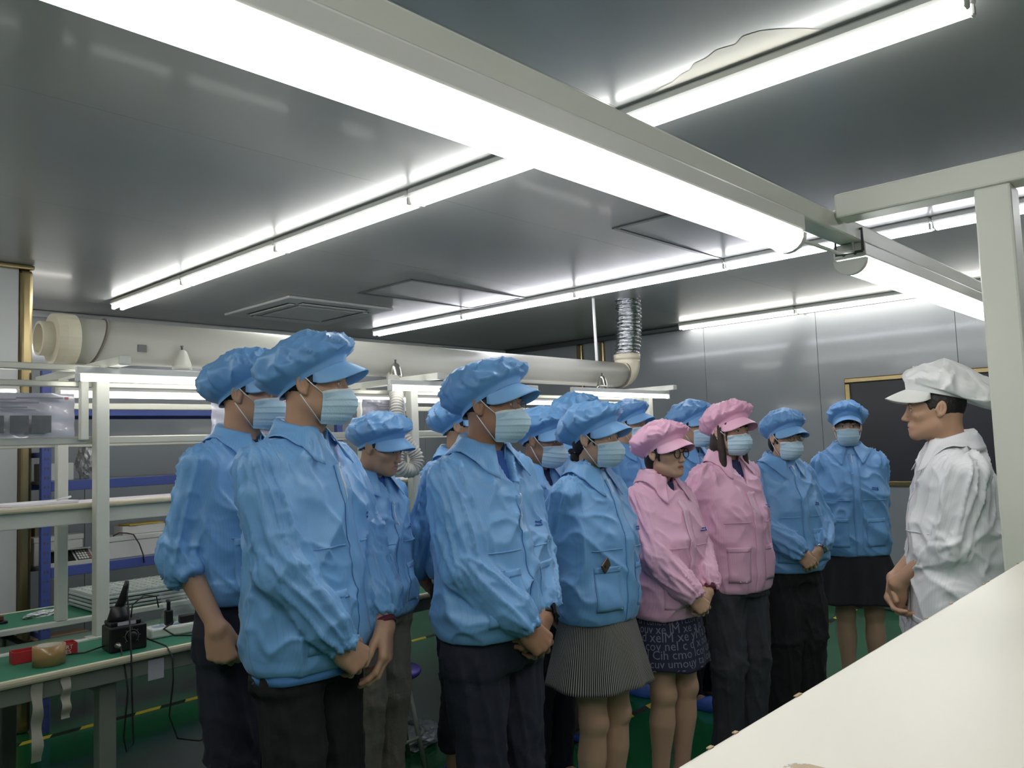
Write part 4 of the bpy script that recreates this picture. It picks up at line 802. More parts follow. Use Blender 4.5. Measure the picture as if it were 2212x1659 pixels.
def person(label, loc, face, Hs, fem=False, wd=1.0, belly=0., head=(0, 0, 0), cap='blue', cap_kw=None, mask=True, hair='short', skin=None, hairm=None,
           jacket='blue', hem=None, arms=('clasp', 'clasp'), hands_z=None, hands_y=.20, lower=('trousers', 'navy'), neck_open=.0, shirt=None, glasses=None,
           watch=None, seed=1, fine=True, coat=False, cuff=(1., 1.), fold=1.08, lean=0., category='person', show_feet=True, bag=1.0, hem_shirt=None, arm_kw=None):
    """local frame: X to the person's right, Y forward, Z up, origin between the feet. face = azimuth of the facing direction"""
    rng = np.random.RandomState(seed); K = Hs/1.72; skin = skin or (M_SKINF if fem else M_SKIN); hairm = hairm or M_HAIR
    hs = (.905 if fem else .94)*(.6+.4*K); wd = wd*(.90 if fem else 1.0)
    hem = hem if hem is not None else .84*K
    CM = {'blue': (M_BLUE, M_BLUEC, M_BLUEN), 'pink': (M_PINK, M_PINKC, M_PINKN), 'white': (M_WHITE, M_WHITEC, M_WHITEN)}
    jm = CM[jacket][0]; capm, peakm = CM[cap][1:]
    # ---- joints
    SH = {s: np.array([s*.168*wd*K, -.018, 1.402*K]) for s in (1, -1)}; L1, L2 = .285*K, .25*K
    hz = hands_z if hands_z is not None else .85*K; AR = {}
    for s, kind in zip((1, -1), arms):
        if kind == 'clasp':   W = np.array([s*.072, hands_y-(.0 if s > 0 else .028), hz+.055]); pole = (s*.9, -.55, -.1); hd = nrm((-s*(.66 if s > 0 else .78), .14, -.70 if s > 0 else -.58)); hn = nrm((s*.22, .95, .12)); pose = 'over' if s > 0 else 'under'
        elif kind == 'clasp_low':
            W = np.array([.125, hands_y-.04, hz+.085]) if s > 0 else np.array([-.085, hands_y, hz+.075]); pole = (s*.9, -.55, -.1); hd = nrm((-.74, .22, -.64)) if s > 0 else nrm((.34, .10, -.94)); hn = nrm((.30, .94, .12)) if s > 0 else nrm((-.22, .96, .1)); pose = 'over' if s > 0 else 'relax'
        elif kind == 'down':  W = SH[s]+np.array([s*.075, .045, -.505*K]); pole = (s*.3, -1, 0); hd = nrm((s*.02, .10, -1)); hn = nrm((s*.96, -.1, 0)); pose = 'relax'
        elif kind == 'fist':  W = SH[s]+np.array([s*.045, .10, -.485*K]); pole = (s*.25, -1, 0); hd = nrm((-s*.06, .16, -1)); hn = nrm((s*.90, .42, .05)); pose = 'fist'
        elif kind == 'behind': W = np.array([s*.09, -.185, .90*K]); pole = (s*1., -.3, 0); hd = nrm((-s*.8, -.05, -.5)); hn = nrm((s*.1, -.9, -.1)); pose = 'relax'
        elif kind == 'forward': W = np.array([s*.052, hands_y-(0 if s < 0 else .0), hz+.06]); pole = (s*.6, -.8, 0); hd = nrm((-s*.5, .12, -.85)); hn = nrm((s*.62, .76, .1)); pose = 'over' if s > 0 else 'under'
        if arm_kw and s in arm_kw: W = W+np.array(arm_kw[s])
        E, W = ik(SH[s], W, L1, L2, pole); AR[s] = (E, W, hd, hn, pose)
    # ---- head frame
    Rh = rotm(*head); hc = np.array([0, .03+lean, Hs-.112*hs]); piv = np.array([0, -.03, -.12])*hs
    def toH(v): return hc+piv+(v*hs-piv)@Rh.T
    gH, hv, hq, hmat = head_template(fem, fine)
    V = [toH(hv)]; Q = [hq]; MI = [hmat]; n = len(hv)
    # ---- trunk, upper arms, legs and feet of the body
    bare = lower[0] == 'skirt'; hb = .0075 if bare else .013; g = Grid((-.33, -.26, -.005), (.33, .30, 1.46*K), hb)
    g.op(Loft([(.84*K, .145*wd, .10, 0), (.95*K, .15*wd, .105, 0), (1.05*K, .125*wd, .095, .0), (1.25*K, .155*wd, .11, 0), (1.36*K, .145*wd, .085, -.01), (1.42*K, .075, .06, -.02)]))
    for s in (1, -1):
        hip = (s*.082*wd*K, 0, .88*K); kn = (s*.082*K, .018, .475*K); an = (s*.080*K, -.022, .08*K)
        g.op(Limb(hip, kn, [(0, .088), (.5, .072), (.85, .054), (1, .053)]), .02)
        g.op(Limb(kn, an, [(0, .052), (.12, .049), (.35, .055), (.7, .040), (1, .034)]), .015); g.op(Ell((kn[0], .045, kn[2]), (.03, .03, .036)), .02)
        g.op(Cap((s*.080*K, -.03, .04), (s*.09*K, .14, .03), .033, .024), .02)
        g.op(Limb(SH[s]+np.array([-s*.03, 0, -.035]), AR[s][0], [(0, .044), (.5, .042), (1, .040)]), .02)
    tv, tq = g.mesh(); Q.append(tq+n); V.append(tv); MI.append(np.zeros(len(tq), int)); n += len(tv)
    for s in (1, -1):
        E, W, hd, hn, pose = AR[s]; X = hd; Z = nrm(hn-X*(hn@X)); Y = np.cross(Z, X); R = np.stack([X, Y*s, Z], 1) if False else np.stack([X, Y, Z], 1)
        ad = nrm(E-W); loc_ad = R.T@ad; ln = .07 if cuff[0 if s > 0 else 1] > .8 else .235*K
        v, q = hand_template(s, pose, round(ln, 2), loc_ad); sc = (.93 if fem else 1.08)*(.5+.5*K)
        v = W+(v*sc)@R.T; V.append(v); Q.append(q+n); MI.append(np.zeros(len(q), int)); n += len(v)
    V = np.concatenate(V); Q = np.concatenate(Q); MI = np.concatenate(MI)
    body = mesh_obj('person', V, Q, [skin, M_LIP], smooth=True, loc=loc, rotz=face-PI/2); body.data.polygons.foreach_set('material_index', MI.astype(np.int32))
    tag(body, label, category, 'staff in caps and jackets lined up in the room')
    # ---- eyes, brows
    for s in (1, -1):
        e = mesh_obj('eye', None, None, None, body, mesh=eye_mesh()); M4 = Matrix.Identity(4); Rm = Matrix(Rh.tolist()); p = toH(np.array([[s*.032, .0785, -.001]]))[0]
        e.matrix_basis = Matrix.Translation(p.tolist())@Rm.to_4x4()@Matrix.Scale(hs, 4)
        if fine or not mask:
            v, q = eyebrow_data(gH, s); mesh_obj('eyebrow', toH(v), q, M_HAIR, body, smooth=True); v, q = lash_data(gH, s); mesh_obj('eyelash', toH(v), q, M_HAIR, body)
    # ---- hair
    kk = ('hair', hair, fem, fine)
    if kk not in _cache: _cache[kk] = hair_data(hair, fem, .0045 if fine else .006)
    v, q = _cache[kk]; hob = mesh_obj('hair', toH(v), q, hairm, body, smooth=True)
    if hair == 'ponytail':
        b = MB(); pts = [(math.cos(a)*.026, math.sin(a)*.026) for a in np.linspace(0, 2*PI, 25)]
        ring = toH(np.array([[x, -.103+.0*y, -.055+y*.0] for x, y in pts])+np.array([[0, y, .0] for x, y in pts])*1.0)
        rr = [.010+.003*math.sin(i*2.1) for i in range(25)]; b.tube([tuple(p) for p in ring], rr, 8); b.build('hair_tie', mat('black and white hair tie', srgb(40, 38, 42), rough=.8, wear=(90, .58, (210, 208, 205))), hob, True)
    # ---- cap
    ck = dict(tilt=1.10, z0=.012); ck.update(cap_kw or {}); pk = {k_: ck[k_] for k_ in ('tilt', 'z0')}
    pk.update({k_: ck.pop(k_) for k_ in ('length', 'drop_') if k_ in ck})
    v, q = cap_data(seed, **ck); c_ = mesh_obj('cap', toH(v), q, capm, body, smooth=True); set_stripe(c_, v[:, 0]*0)
    v, q = peak_data(**pk); mesh_obj('peak', toH(v), q, peakm, c_, smooth=True)
    # ---- mask
    if mask:
        v, q, mn, mm = mask_data(gH); mo = mesh_obj('face_mask', toH(v), q, [M_MASK, M_MASKW], body, smooth=True)
        mi = np.zeros(len(q), np.int32); jj = (np.arange(len(q)) % (mm-1)); mi[(jj < 2)] = 1; mo.data.polygons.foreach_set('material_index', mi)
        for s in (1, -1):
            b = MB()
            a0 = v[(mn-1 if s > 0 else 0)*mm+1]; a1 = v[(mn-1 if s > 0 else 0)*mm+mm-2]
            for p0, p1 in ((a0, (s*.0825, -.008, .020)), (a1, (s*.0815, -.018, -.030))):
                p0 = np.array(p0); p1 = np.array(p1); md = (p0+p1)/2+np.array([s*.006, 0, 0]); ps = np.stack([p0, md, p1])
                for _ in range(3):
                    d = gH.sample(ps); k3 = d < .002; ps[k3] += gH.grad(ps[k3])*(.003-d[k3])[:, None]
                b.tube([tuple(x) for x in toH(ps)], .0017, 6)
            b.build('ear_loop', M_MASKW, mo, True)
    # ---- jacket
    hj = .0065 if fine else .010; zt = 1.515*K; zb = hem
    g = Grid((-.40, -.34, zb-.02), (.40, .40, zt+.02), hj)
    rows = [(zb, .185*wd, .126+belly*.6, .008), (zb+.02, .194*wd, .134+belly*.8, .008), (zb+.08, .203*wd, .141+belly, .010), (1.04*K, .199*wd, .138+belly*.9, .008), (1.20*K, .202*wd, .136+belly*.3+(.012 if fem else 0), .004),
            (1.335*K, .182*wd, .120, -.004), (1.405*K, .150*wd, .098, -.012), (1.452*K, .106*wd, .082, -.018), (1.49*K, .078, .070, -.02), (zt, .066, .062, -.02)]
    if coat: rows = [(zb, .215*wd, .17, .0), (.9*K, .21*wd, .158+belly, .0)]+rows[3:]
    g.op(Loft(rows)); Ft = g.F.copy(); gT = Grid.__new__(Grid); gT.__dict__.update(g.__dict__); gT.F = Ft
    CF = {}
    for s in (1, -1):
        E, W = AR[s][:2]; c = cuff[0 if s > 0 else 1]; We = E+(W-E)*c; dr = nrm(W-E)
        up = Limb(SH[s]+np.array([-s*.018, 0, -.028]), E, [(0, .070), (.25, .072*bag), (.7, .064*bag), (1, .063*bag)]); CF[s] = (SH[s], E, We)
        if c > .8: fo = Limb(E, We+dr*.012, [(0, .065*bag), (.35, .062*bag), (.72, .058*bag), (.88, .050), (.96, .037), (1, .038)], flat=.002)
        else: fo = Limb(E, We, [(0, .064*bag), (.4, .066*bag), (.75, .062*bag), (.9, .054), (1, .046)], flat=.004)
        g.op(Cap((s*.05, -.018, 1.437*K), SH[s]+np.array([-s*.01, 0, -.012]), .050, .056), .03); g.op(up, .03); g.op(fo, .010)
    nk = Cap((0, .012, 1.63*K), (0, -.012, 1.445*K), .064 if not fem else .056); g.op(nk, .004, 'sub'); gT.op(nk, .004, 'sub')
    if neck_open:
        zt_, zo = 1.49*K, 1.49*K-neck_open; X, Y, Z = g.ax[0][:, None, None], g.ax[1][None, :, None], g.ax[2][None, None, :]
        wdg = np.maximum(np.maximum(np.abs(X+.004)-(.006+.034*np.clip((Z-zo)/(zt_-zo), 0, 1)), zo-Z), .02-Y)
        g.F = np.maximum(g.F, -wdg)
    # flatten the shoulders a little towards the sleeve and cut the hem
    v, q = g.mesh(); N = g.grad(v)
    dT = gT.sample(v); ds = {s: np.minimum(Limb(CF[s][0], CF[s][1], [(0, .08), (1, .066)])(v[:, 0], v[:, 1], v[:, 2]), 9) for s in (1, -1)}; df = {s: Cap(CF[s][1], CF[s][2], .065, .045)(v[:, 0], v[:, 1], v[:, 2]) for s in (1, -1)}
    parts = [dT]+[ds[1], df[1], ds[-1], df[-1]]; D = np.stack(parts, 1); Wt = np.exp(-(D-D.min(1)[:, None])/.012); Wt /= Wt.sum(1)[:, None]
    F_ = [torso_fold(v, seed, fold)]
    for s in (1, -1):
        F_.append(limb_fold(v, CF[s][0], CF[s][1], seed+s*2.3, fold, .1, .8)); F_.append(limb_fold(v, CF[s][1], CF[s][2], seed*1.3+s, fold, .8, .5 if cuff[0] > .8 else 1.0))
    disp = (np.stack(F_, 1)*Wt).sum(1); edge = np.clip((v[:, 2]-zb)/.05, .25, 1); v2 = v+N*(disp*edge)[:, None]
    jk = mesh_obj('jacket' if not coat else 'smock', v2, q, jm, body, smooth=True)
    sx = v[:, 0].copy()
    k_arm = D.argmin(1)
    for i_, (A_, B_) in enumerate(((CF[1][0], CF[1][1]), (CF[1][1], CF[1][2]), (CF[-1][0], CF[-1][1]), (CF[-1][1], CF[-1][2]))):
        mk = k_arm == i_+1; ax_ = nrm(B_-A_); e_ = nrm(np.cross(ax_, (0, 1, .2))); sx[mk] = (v[mk]-A_)@e_
    set_stripe(jk, sx)
    def patch(x0, x1, z0, z1, off, nx=8, nz=10, slant=0.):
        X, Z = np.meshgrid(np.linspace(x0, x1, nx), np.linspace(z0, z1, nz), indexing='ij'); Z = Z+slant*(X-(x0+x1)/2)
        p = front_project(gT, X, Z, .36, -.05); d = torso_fold(p, seed, fold); nn = gT.grad(p); ed = np.clip((p[:, 2]-zb)/.05, .25, 1)
        return p+nn*(d*ed+off)[:, None], grid_quads(nx, nz), nx, nz
    def patch_obj(name, m_, *a, **k_):
        p, qq, nx, nz = patch(*a, **k_); p, qq = thicken(p, qq, .0020, nx, nz); o = mesh_obj(name, p, qq, m_, jk, smooth=False); 
        if m_ is jm: set_stripe(o, p[:, 0])
        return o
    zc = 1.44*K-neck_open*.86
    if fine or neck_open or True:
        patch_obj('placket', jm, -.030*wd, .016*wd, zb+.004, zc-.0, .0018, 4, 40)
        patch_obj('zipper', M_ZIP, -.0026, .0026, zc-(.05 if not neck_open else .10), zc+.004, .0024, 3, 12)
        for s in (1, -1):
            pz = zb+.055; w0, w1 = sorted((s*.050*wd, s*.158*wd)); patch_obj('pocket', jm, w0, w1, pz, pz+.155, .0016, 9, 12); patch_obj('pocket_flap', jm, w0, w1, pz+.135, pz+.158, .0022, 9, 4)
        patch_obj('yoke_seam', jm, .03*wd, .165*wd, 1.165*K, 1.169*K, .0012, 10, 3); patch_obj('yoke_seam', jm, -.165*wd, -.04*wd, 1.165*K, 1.169*K, .0012, 10, 3)
        if not coat:
            b0 = patch_obj('chest_emblem', M_BADGE, -.125*wd, -.085*wd, 1.225*K, 1.229*K, .0035, 6, 3, slant=.15)
            patch_obj('chest_emblem', M_BADGE, -.127*wd, -.121*wd, 1.222*K, 1.240*K, .0035, 3, 5); patch_obj('chest_emblem', M_BADGE, -.118*wd, -.090*wd, 1.236*K, 1.240*K, .0035, 6, 3, slant=.15)
    # collar
    cg = .20 if not neck_open else .36; n_, m_ = 61, 13; ph = np.linspace(cg, 2*PI-cg, n_); t = np.linspace(0, 1, m_); PH, TT = np.meshgrid(ph, t, indexing='ij')
    fr = np.clip(1-(PH-cg)/.85, 0, 1)**1.3+np.clip(1-(2*PI-cg-PH)/.85, 0, 1)**1.3; k_ = [0, .18, .32, .45, .72, 1]
    rr = np.interp(TT, k_, [1.0, 1.02, 1.07, 1.15, 1.36, 1.58]); dz = np.interp(TT, k_, [-.02, .022, .040, .034, .002, -.034])
    rr = rr+fr*.40*np.clip((TT-.4)/.6, 0, 1); dz = dz-fr*.030*np.clip((TT-.35)/.65, 0, 1)
    rb = (.0685 if not fem else .062); ff = .5+.5*np.cos(PH)
    x = rb*rr*np.sin(PH)*1.02; y = rb*rr*np.cos(PH)-.012; z = 1.486*K+dz-.044*ff+.006
    # points swing outwards at the front edge
    x = x+np.sign(np.sin(PH))*fr*.030*np.clip((TT-.35)/.65, 0, 1)
    P = np.stack([x.ravel(), y.ravel(), z.ravel()], 1)
    for _ in range(6):
        d = g.sample(P)-np.where(TT.ravel() > .3, np.clip(torso_fold(P, seed, fold), 0, .01), 0); mk = (d < .0045) & (TT.ravel() > .3)
        if mk.any(): P[mk] += g.grad(P[mk])*(.005-d[mk])[:, None]
    pv, pq = thicken(P, grid_quads(n_, m_), .0025, n_, m_); co = mesh_obj('collar', pv, pq, jm, jk, smooth=True); set_stripe(co, np.arctan2(pv[:, 0], pv[:, 1])*.08)
    if neck_open or shirt:
        gu = Grid((-.16, -.13, 1.08*K), (.16, .17, 1.49*K), .011)
        gu.op(Loft([(1.08*K, .15*wd, .112, .004), (1.20*K, .16*wd, .118+(.012 if fem else 0), .004), (1.31*K, .15*wd, .105, -.004), (1.395*K, .13*wd, .085, -.012), (1.44*K, .085, .071, -.016), (1.47*K, .066, .066, -.016)]))
        uv, uq = gu.mesh(); mesh_obj('undershirt', uv, uq, shirt or M_SHIRT, body, smooth=True)
    if hem_shirt:
        n_s = 64; th_ = np.linspace(0, 2*PI, n_s, endpoint=False); zz_ = np.linspace(zb-hem_shirt[1], zb+.02, 4); T_, Z_ = np.meshgrid(th_, zz_, indexing='ij')
        sp = np.stack([((.186*wd-.004)*np.sin(T_)+.004*np.sin(T_*7)).ravel(), ((.128+belly*.6-.004)*np.cos(T_)+.008+.003*np.sin(T_*5)).ravel(), Z_.ravel()], 1)
        sp, sq = thicken(sp, grid_quads(n_s, 4, True), .002, n_s, 4, True); mesh_obj('shirt_hem', sp, sq, hem_shirt[0], body, smooth=True)
    # ---- lower body
    kind, lm = lower
    if kind == 'trousers':
        lm = {'navy': M_NAVY, 'black': M_BLACK, 'jeans': M_JEANS, 'khaki': M_KHAKI, 'white': M_WHITE}[lm]; wide = 1.25 if seed == 13 else 1.0; ank = .05*K if seed != 4 else .12*K
        g = Grid((-.26, -.22, ank-.02), (.26, .24, max(1.02*K, hem+.06)), .010 if fine else .013)
        g.op(Loft([(.80*K, .172*wd, .118, 0), (.92*K, .172*wd, .12+belly*.5, .0), (max(1.0*K, hem+.05), .155*wd, .112+belly*.5, .0)]))
        LL = {}
        for s in (1, -1):
            a = np.array([s*.086*wd*K, 0, .85*K]); b = np.array([s*.090*K, .018, .475*K]); c = np.array([s*.088*K, -.022, ank]); LL[s] = (a, b, c)
            g.op(Limb(a, b, [(0, .097), (.5, .088*wide), (1, .074*wide)]), .025); g.op(Limb(b, c, [(0, .074*wide), (.5, .070*wide), (1, .066*wide)], flat=.002), .02)
        v, q = g.mesh(); N = g.grad(v); d1 = 0
        for s in (1, -1):
            a, b, c = LL[s]; mk = (v[:, 0]*s > 0); d1 = d1+np.where(mk & (v[:, 2] < .86*K), np.where(v[:, 2] > .475*K, limb_fold(v, a, b, seed+s, 1., .2, .5), limb_fold(v, b, c, seed-s, 1., .4, .7)), 0)
        v = v+N*(d1*.7*np.clip((.9*K-v[:, 2])/.06, 0, 1))[:, None]; tr = mesh_obj('trousers', v, q, lm, body, smooth=True); set_stripe(tr, v[:, 0])
    else:
        skirt(body, lm, K, wd, hem, seed)
    for s in (1, -1):
        if show_feet:
            o = mesh_obj('slipper', None, None, None, body, mesh=clog_mesh()); o.location = (s*.088*K, .045, .0); o.rotation_euler.z = -s*.08
    # ---- glasses
    if glasses:
        b = MB(); b2 = []
        rx, rz, gm, th = (.0225, .0225, M_FRAME, .0021) if glasses == 'round' else (.0215, .0150, M_WIRE, .0010)
        zc_ = -.003; yc_ = .1065 if glasses == 'round' else .101
        for s in (1, -1):
            pts = [(s*.0335+rx*math.cos(a), yc_-.004*abs(math.cos(a) > 0)*0-.10*abs(rx*math.cos(a)+.0)*(1 if s*math.cos(a) > 0 else -.3)*.5, zc_+rz*math.sin(a)) for a in np.linspace(0, 2*PI, 33)]
            b.tube([tuple(p) for p in toH(np.array(pts))], th, 6)
            tp = np.array([(s*.0565, yc_-.003, zc_+.004), (s*.074, .085, zc_+.006), (s*.0815, .03, zc_+.008), (s*.083, -.012, zc_+.010)]); b.tube([tuple(p) for p in toH(tp)], th*1.25 if glasses == 'round' else th*1.1, 6)
            cc = [(s*.0335, yc_-.0005, zc_)]+pts[:-1]; b2.append(toH(np.array(cc)))
        b.tube([tuple(p) for p in toH(np.array([(-.011, yc_, zc_+.003), (0, yc_+.003, zc_+.006), (.011, yc_, zc_+.003)]))], th, 6)
        go = b.build('spectacles', gm, body, True)
        for cc in b2: mesh_obj('lens', [tuple(p) for p in cc], [(0, i+1, (i+1) % 32+1) for i in range(32)], M_LENS, go)
    # ---- wrist things
    for (s, wm, wdt, far) in (watch or []):
        E, W, hd, hn, pose = AR[s]; ax_ = nrm(E-W); c0 = W+ax_*far; e1 = nrm(hn-ax_*(hn@ax_)); e2 = np.cross(ax_, e1); b = MB(); r1, r2 = .0285, .0315; sg = 28; vs = []
        for rr_, hh_ in ((r1, -wdt/2), (r2, -wdt/2), (r2, wdt/2), (r1, wdt/2)):
            for k in range(sg): a = 2*PI*k/sg; vs.append(tuple(c0+ax_*hh_+(e1*math.cos(a)*.92+e2*math.sin(a)*1.06)*rr_))
        b.add(vs, [(i*sg+k, ((i+1) % 4)*sg+k, ((i+1) % 4)*sg+(k+1) % sg, i*sg+(k+1) % sg) for i in range(4) for k in range(sg)])
        wo = b.build('wristwatch' if wm != 'red' else 'wristband', {'black': M_FRAME, 'steel': mat('steel bracelet', srgb(190, 190, 192), rough=.25, metal=.9), 'red': mat('maroon wristband', srgb(88, 26, 44), rough=.7)}[wm], body, True)
        if wm != 'red':
            b = MB(); hw = .019; ce = c0+e1*.031
            for (aa, bb, cc_) in ((-1, -1, 0), (1, -1, 0), (1, 1, 0), (-1, 1, 0), (-1, -1, 1), (1, -1, 1), (1, 1, 1), (-1, 1, 1)): b.v.append(tuple(ce+ax_*aa*hw*(.9 if cc_ else 1)+e2*bb*hw*.85*(.9 if cc_ else 1)+e1*cc_*.009))
            b.f += [(0,3,2,1),(4,5,6,7),(0,1,5,4),(1,2,6,5),(2,3,7,6),(3,0,4,7)]; b.build('watch_case', M_FRAME if wm == 'black' else MATS['steel bracelet'], wo)
    return body, dict(AR=AR, K=K, patch=patch, jk=jk)
def skirt(body, kind, K, wd, hem, seed):
    top = hem+.06; bot = {'stripe': .622*K, 'letters': .598*K, 'black': .555*K}[kind]; flare = {'stripe': .055, 'letters': .015, 'black': .075}[kind]
    n, m = 128, 26; th = np.linspace(0, 2*PI, n, endpoint=False); t = np.linspace(0, 1, m); T, S = np.meshgrid(th, t, indexing='ij')
    z = top+(bot-top)*S; rx = .165*wd+(.02+flare)*S; ry = .118+(.022+flare)*S
    wv = {'stripe': .006, 'letters': .003, 'black': .013}[kind]*S*np.sin(T*9+seed+np.sin(T*2)*1.2)+.004*S*np.sin(T*5)
    x = (rx+wv)*np.sin(T); y = (ry+wv)*np.cos(T); zz = z+.006*S*np.sin(T*4+seed)
    P = np.stack([x.ravel(), y.ravel(), zz.ravel()], 1); q = grid_quads(n, m, True)
    P2, q2 = thicken(P, q, .003, n, m, True)
    M_ = {'stripe': None, 'letters': mat('navy printed cotton', srgb(36, 38, 62), rough=.85, bump=(300, .2)), 'black': M_BLACK}[kind]
    if M_ is None:
        M_ = mat('black and white pinstripe', srgb(34, 34, 36), rough=.85); nt = M_.node_tree; b = nt.nodes['Principled BSDF']
        at = nt.nodes.new('ShaderNodeAttribute'); at.attribute_name = 'stripe'; w_ = nt.nodes.new('ShaderNodeMath'); w_.operation = 'MULTIPLY'; w_.inputs[1].default_value = 170.0; nt.links.new(at.outputs['Fac'], w_.inputs[0])
        s_ = nt.nodes.new('ShaderNodeMath'); s_.operation = 'SINE'; nt.links.new(w_.outputs[0], s_.inputs[0]); mr = nt.nodes.new('ShaderNodeMapRange'); mr.inputs['From Min'].default_value = -.1; mr.inputs['From Max'].default_value = .5; nt.links.new(s_.outputs[0], mr.inputs['Value'])
        mx = nt.nodes.new('ShaderNodeMix'); mx.data_type = 'RGBA'; mx.inputs['A'].default_value = srgb(26, 26, 28); mx.inputs['B'].default_value = srgb(150, 148, 144); nt.links.new(mr.outputs[0], mx.inputs['Factor']); nt.links.new(mx.outputs['Result'], b.inputs['Base Color'])
    o = mesh_obj('skirt', P2, q2, M_, body, smooth=True)
    # seamless angle in radians measured from the back, so the break sits behind
    an = np.arctan2(P2[:, 0], P2[:, 1]); set_stripe(o, an)
    if kind == 'letters':
        fm = mat('grey printed letters', srgb(112, 114, 134), rough=.85); rows = ['ta l cumbo la x', 'ouv xe lM xe a', 'd xelM xe yM a', 'l Lcov nel c', 'la l Cih cmo', 'encuv umouv', 'd x ouv xelM', 'lcov umM xel']
        for i, tx in enumerate(rows):
            cu = bpy.data.curves.new('print', 'FONT'); cu.body = tx+' '+rows[(i+3) % 8]; cu.size = (.036, .050, .056, .052, .050, .046, .052, .05)[i]; cu.resolution_u = 2
            to = bpy.data.objects.new('print', cu); COL.objects.link(to); bpy.context.view_layer.update(); me = to.to_mesh(); pv = np.array([v_.co[:] for v_ in me.vertices]); pf = [tuple(p.vertices) for p in me.polygons]; to.to_mesh_clear(); bpy.data.objects.remove(to); bpy.data.curves.remove(cu)
            u0 = 1.75-.09*(i % 3); zrow = top-.075-i*.0335
            ang = u0-pv[:, 0]/.165; zz_ = zrow+pv[:, 1]; Sx = np.clip((zz_-top)/(bot-top), 0, 1); ok = (zz_ < hem+.03) & (zz_ > bot+.003)
            rx_ = .165*wd+(.02+flare)*Sx; ry_ = .118+(.022+flare)*Sx; wv_ = .003*Sx*np.sin(ang*9+seed+np.sin(ang*2)*1.2)+.004*Sx*np.sin(ang*5)
            w3 = np.stack([(rx_+wv_+.0025)*np.sin(ang), (ry_+wv_+.0025)*np.cos(ang), zz_], 1); pf = [f_ for f_ in pf if ok[list(f_)].all()]
            mesh_obj('printed_lettering', [tuple(p) for p in w3], pf, fm, o)['kind'] = 'stuff'
    return o
# ================================================================ the people. placed along two rows facing the camera's right, and a speaker facing them
def az_to_cam(u, v): return math.atan2(-v, -u)
def put(label, u, v, Hs, bphi, hphi, pitch=0., roll=0., **kw):
    """bphi / hphi: degrees that body / head are turned away from the camera (0 = to camera, 90 = to the picture's right)"""
    c = az_to_cam(u, v); f = c+math.radians(bphi); return person(label, (u, v, 0), f, Hs, head=(math.radians(hphi-bphi), math.radians(pitch), math.radians(roll)), **kw)
put('tallest man at far left in blue, masked, one bare forearm hanging down', 1.40, 2.57, 1.79, 52, 66, arms=('fist', 'down'), cuff=(.30, 1.), seed=1, wd=1.08, bag=.92, hem=1.0, lower=('trousers', 'navy'), neck_open=.07)
put('man in front at left in blue with a maroon wristband, masked, hands clasped', 1.350, 2.10, 1.785, 57, 72, arms=('clasp_low', 'clasp_low'), hands_z=.87, hands_y=.215, seed=2, wd=1.20, belly=.022, bag=1.12, hem=.878, hem_shirt=(M_POLO, .022), lower=('trousers', 'black'), neck_open=.07, watch=[(-1, 'red', .016, .006)], cuff=(1., .84))
put('unmasked person in blue looking down behind the front man, face in shadow', 2.13, 2.82, 1.60, 50, 54, pitch=-16, arms=('behind', 'behind'), seed=3, mask=False, fine=False, neck_open=.10, shirt=M_SHIRTB, lower=('trousers', 'khaki'))
put('man in blue cap and jacket, face half hidden behind the man in spectacles', 2.63, 2.80, 1.675, 55, 74, arms=('behind', 'behind'), seed=4, mask=False, fine=False, lower=('trousers', 'navy'), hem=.88, hem_shirt=(M_SHIRTW, .018))
put('man in blue with spectacles, mask and smartwatch, hands clasped', 1.842, 1.832, 1.71, 52, 62, arms=('clasp', 'clasp'), hands_z=.89, hands_y=.185, seed=5, wd=1.08, belly=.02, hem=.895, lower=('trousers', 'navy'), neck_open=.13, shirt=M_SHIRTB, glasses='wire', watch=[(-1, 'black', .022, .004)], cuff=(1., .86), skin=M_SKIND)
put('masked man in blue looking down between spectacled man and ponytailed woman', 2.73, 2.40, 1.60, 50, 56, pitch=-8, arms=('down', 'down'), seed=6, fine=False, neck_open=.09, skin=M_SKIND)
pw, inf = put('woman in blue with a ponytail, mask and pinstriped skirt', 2.513, 1.931, 1.588, 54, 60, fem=True, arms=('behind', 'behind'), seed=7, hair='ponytail', hem=.805, lower=('skirt', 'stripe'), wd=1.03)
put('person in blue cap almost hidden behind the ponytailed woman, in grey trousers', 3.32, 2.66, 1.685, 52, 64, arms=('down', 'down'), seed=8, fine=False, lower=('trousers', 'khaki'))
put('person in blue cap and mask behind the woman in round spectacles', 4.09, 2.85, 1.675, 50, 58, arms=('behind', 'behind'), seed=9, fine=False)
put('woman in pink with round black spectacles and a skirt printed with letters', 3.01, 1.935, 1.513, 50, 50, fem=True, cap='pink', jacket='pink', mask=False, hair='bob', glasses='round', arms=('clasp', 'clasp'), hands_z=.785, hands_y=.20, seed=10, hem=.73, watch=[(-1, 'red', .026, .008)], cuff=(1., .88), lower=('skirt', 'letters'), neck_open=.06, shirt=M_SHIRT)
put('person in blue cap and mask half hidden behind the two women in pink', 4.10, 2.43, 1.645, 50, 58, arms=('behind', 'behind'), seed=11, fine=False)
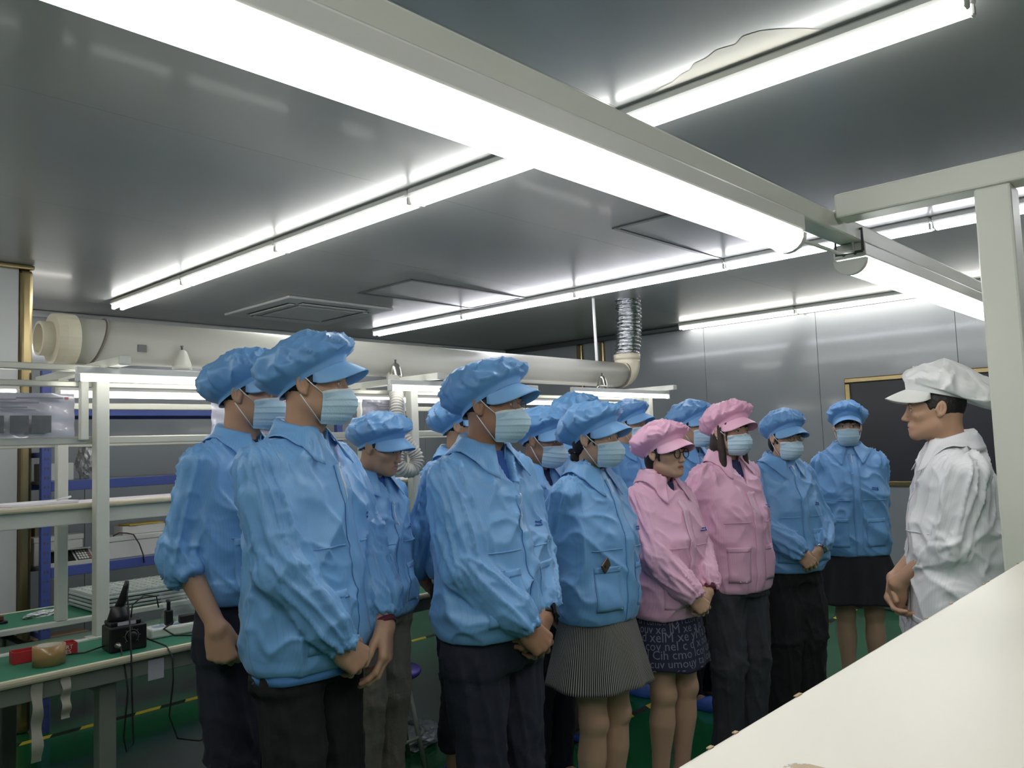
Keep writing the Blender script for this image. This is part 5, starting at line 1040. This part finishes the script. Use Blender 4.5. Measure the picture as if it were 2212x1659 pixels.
put('woman in pink with long dark hair, mask and dark jeans', 3.50, 1.875, 1.60, 46, 44, fem=True, cap='pink', jacket='pink', hair='long', arms=('down', 'behind'), arm_kw={1: (.0, -.08, .02)}, seed=12, hem=.765, lower=('trousers', 'jeans'), neck_open=.14, shirt=M_SHIRT, hairm=M_HAIRB)
put('woman in blue with thin spectacles, mask and wide black trousers, hands clasped', 4.03, 1.85, 1.565, 40, 36, pitch=-6, fem=True, arms=('clasp', 'clasp'), hands_z=.84, hands_y=.18, seed=13, hem=.785, lower=('trousers', 'black'), glasses='wire', watch=[(-1, 'steel', .014, .008)], cuff=(1., .88), hair='bob', wd=1.06)
put('woman in blue facing the camera in mask and short black skirt', 4.77, 1.78, 1.61, 8, 2, fem=True, arms=('behind', 'behind'), seed=14, hem=.778, lower=('skirt', 'black'), hair='short', wd=1.06)
put('man in white smock and white cap speaking in profile at right, forearms bare', 3.18, .838, 1.655, -82, -84, cap='white', jacket='white', mask=False, hair='fade', coat=True, hem=.62, cuff=(.40, .40), arms=('forward', 'forward'), hands_z=.88, hands_y=.20, seed=15, wd=1.05, belly=.015, cap_kw=dict(z0=.052, tilt=.50, back=.085, puff=.03, hgt=.180, droop=.105, bulge_back=.26, length=.076), lower=('trousers', 'navy'), fold=1.25, neck_open=.05, shirt=M_SHIRTW)

def phone_in_pocket(body, inf, x, z, label):
    p = inf['patch'](x-.005, x+.005, z, z+.01, .004, 2, 2)[0].mean(0); t = empty('mobile_phone', tuple(body.location+Matrix.Rotation(body.rotation_euler.z, 3, 'Z')@Vector(p.tolist())), body.rotation_euler.z); tag(t, label, 'phone')
    ph = MB().bbox(-.026, .026, -.001, .0065, -.012, .026, .003, 2).build('body', mat('bronze phone back', srgb(96, 84, 72), rough=.3, metal=.5), t); ph.rotation_euler.y = .62
    le = MB().lathe((.012, .0066, .012), [(.005, 0), (.005, .0012), (.003, .0014)], 12, 'y').build('camera_lens', M_FRAME, t); le.rotation_euler.y = .62
phone_in_pocket(pw, inf, .105, .805+.055+.155, 'bronze phone sticking out of the ponytailed woman jacket pocket')
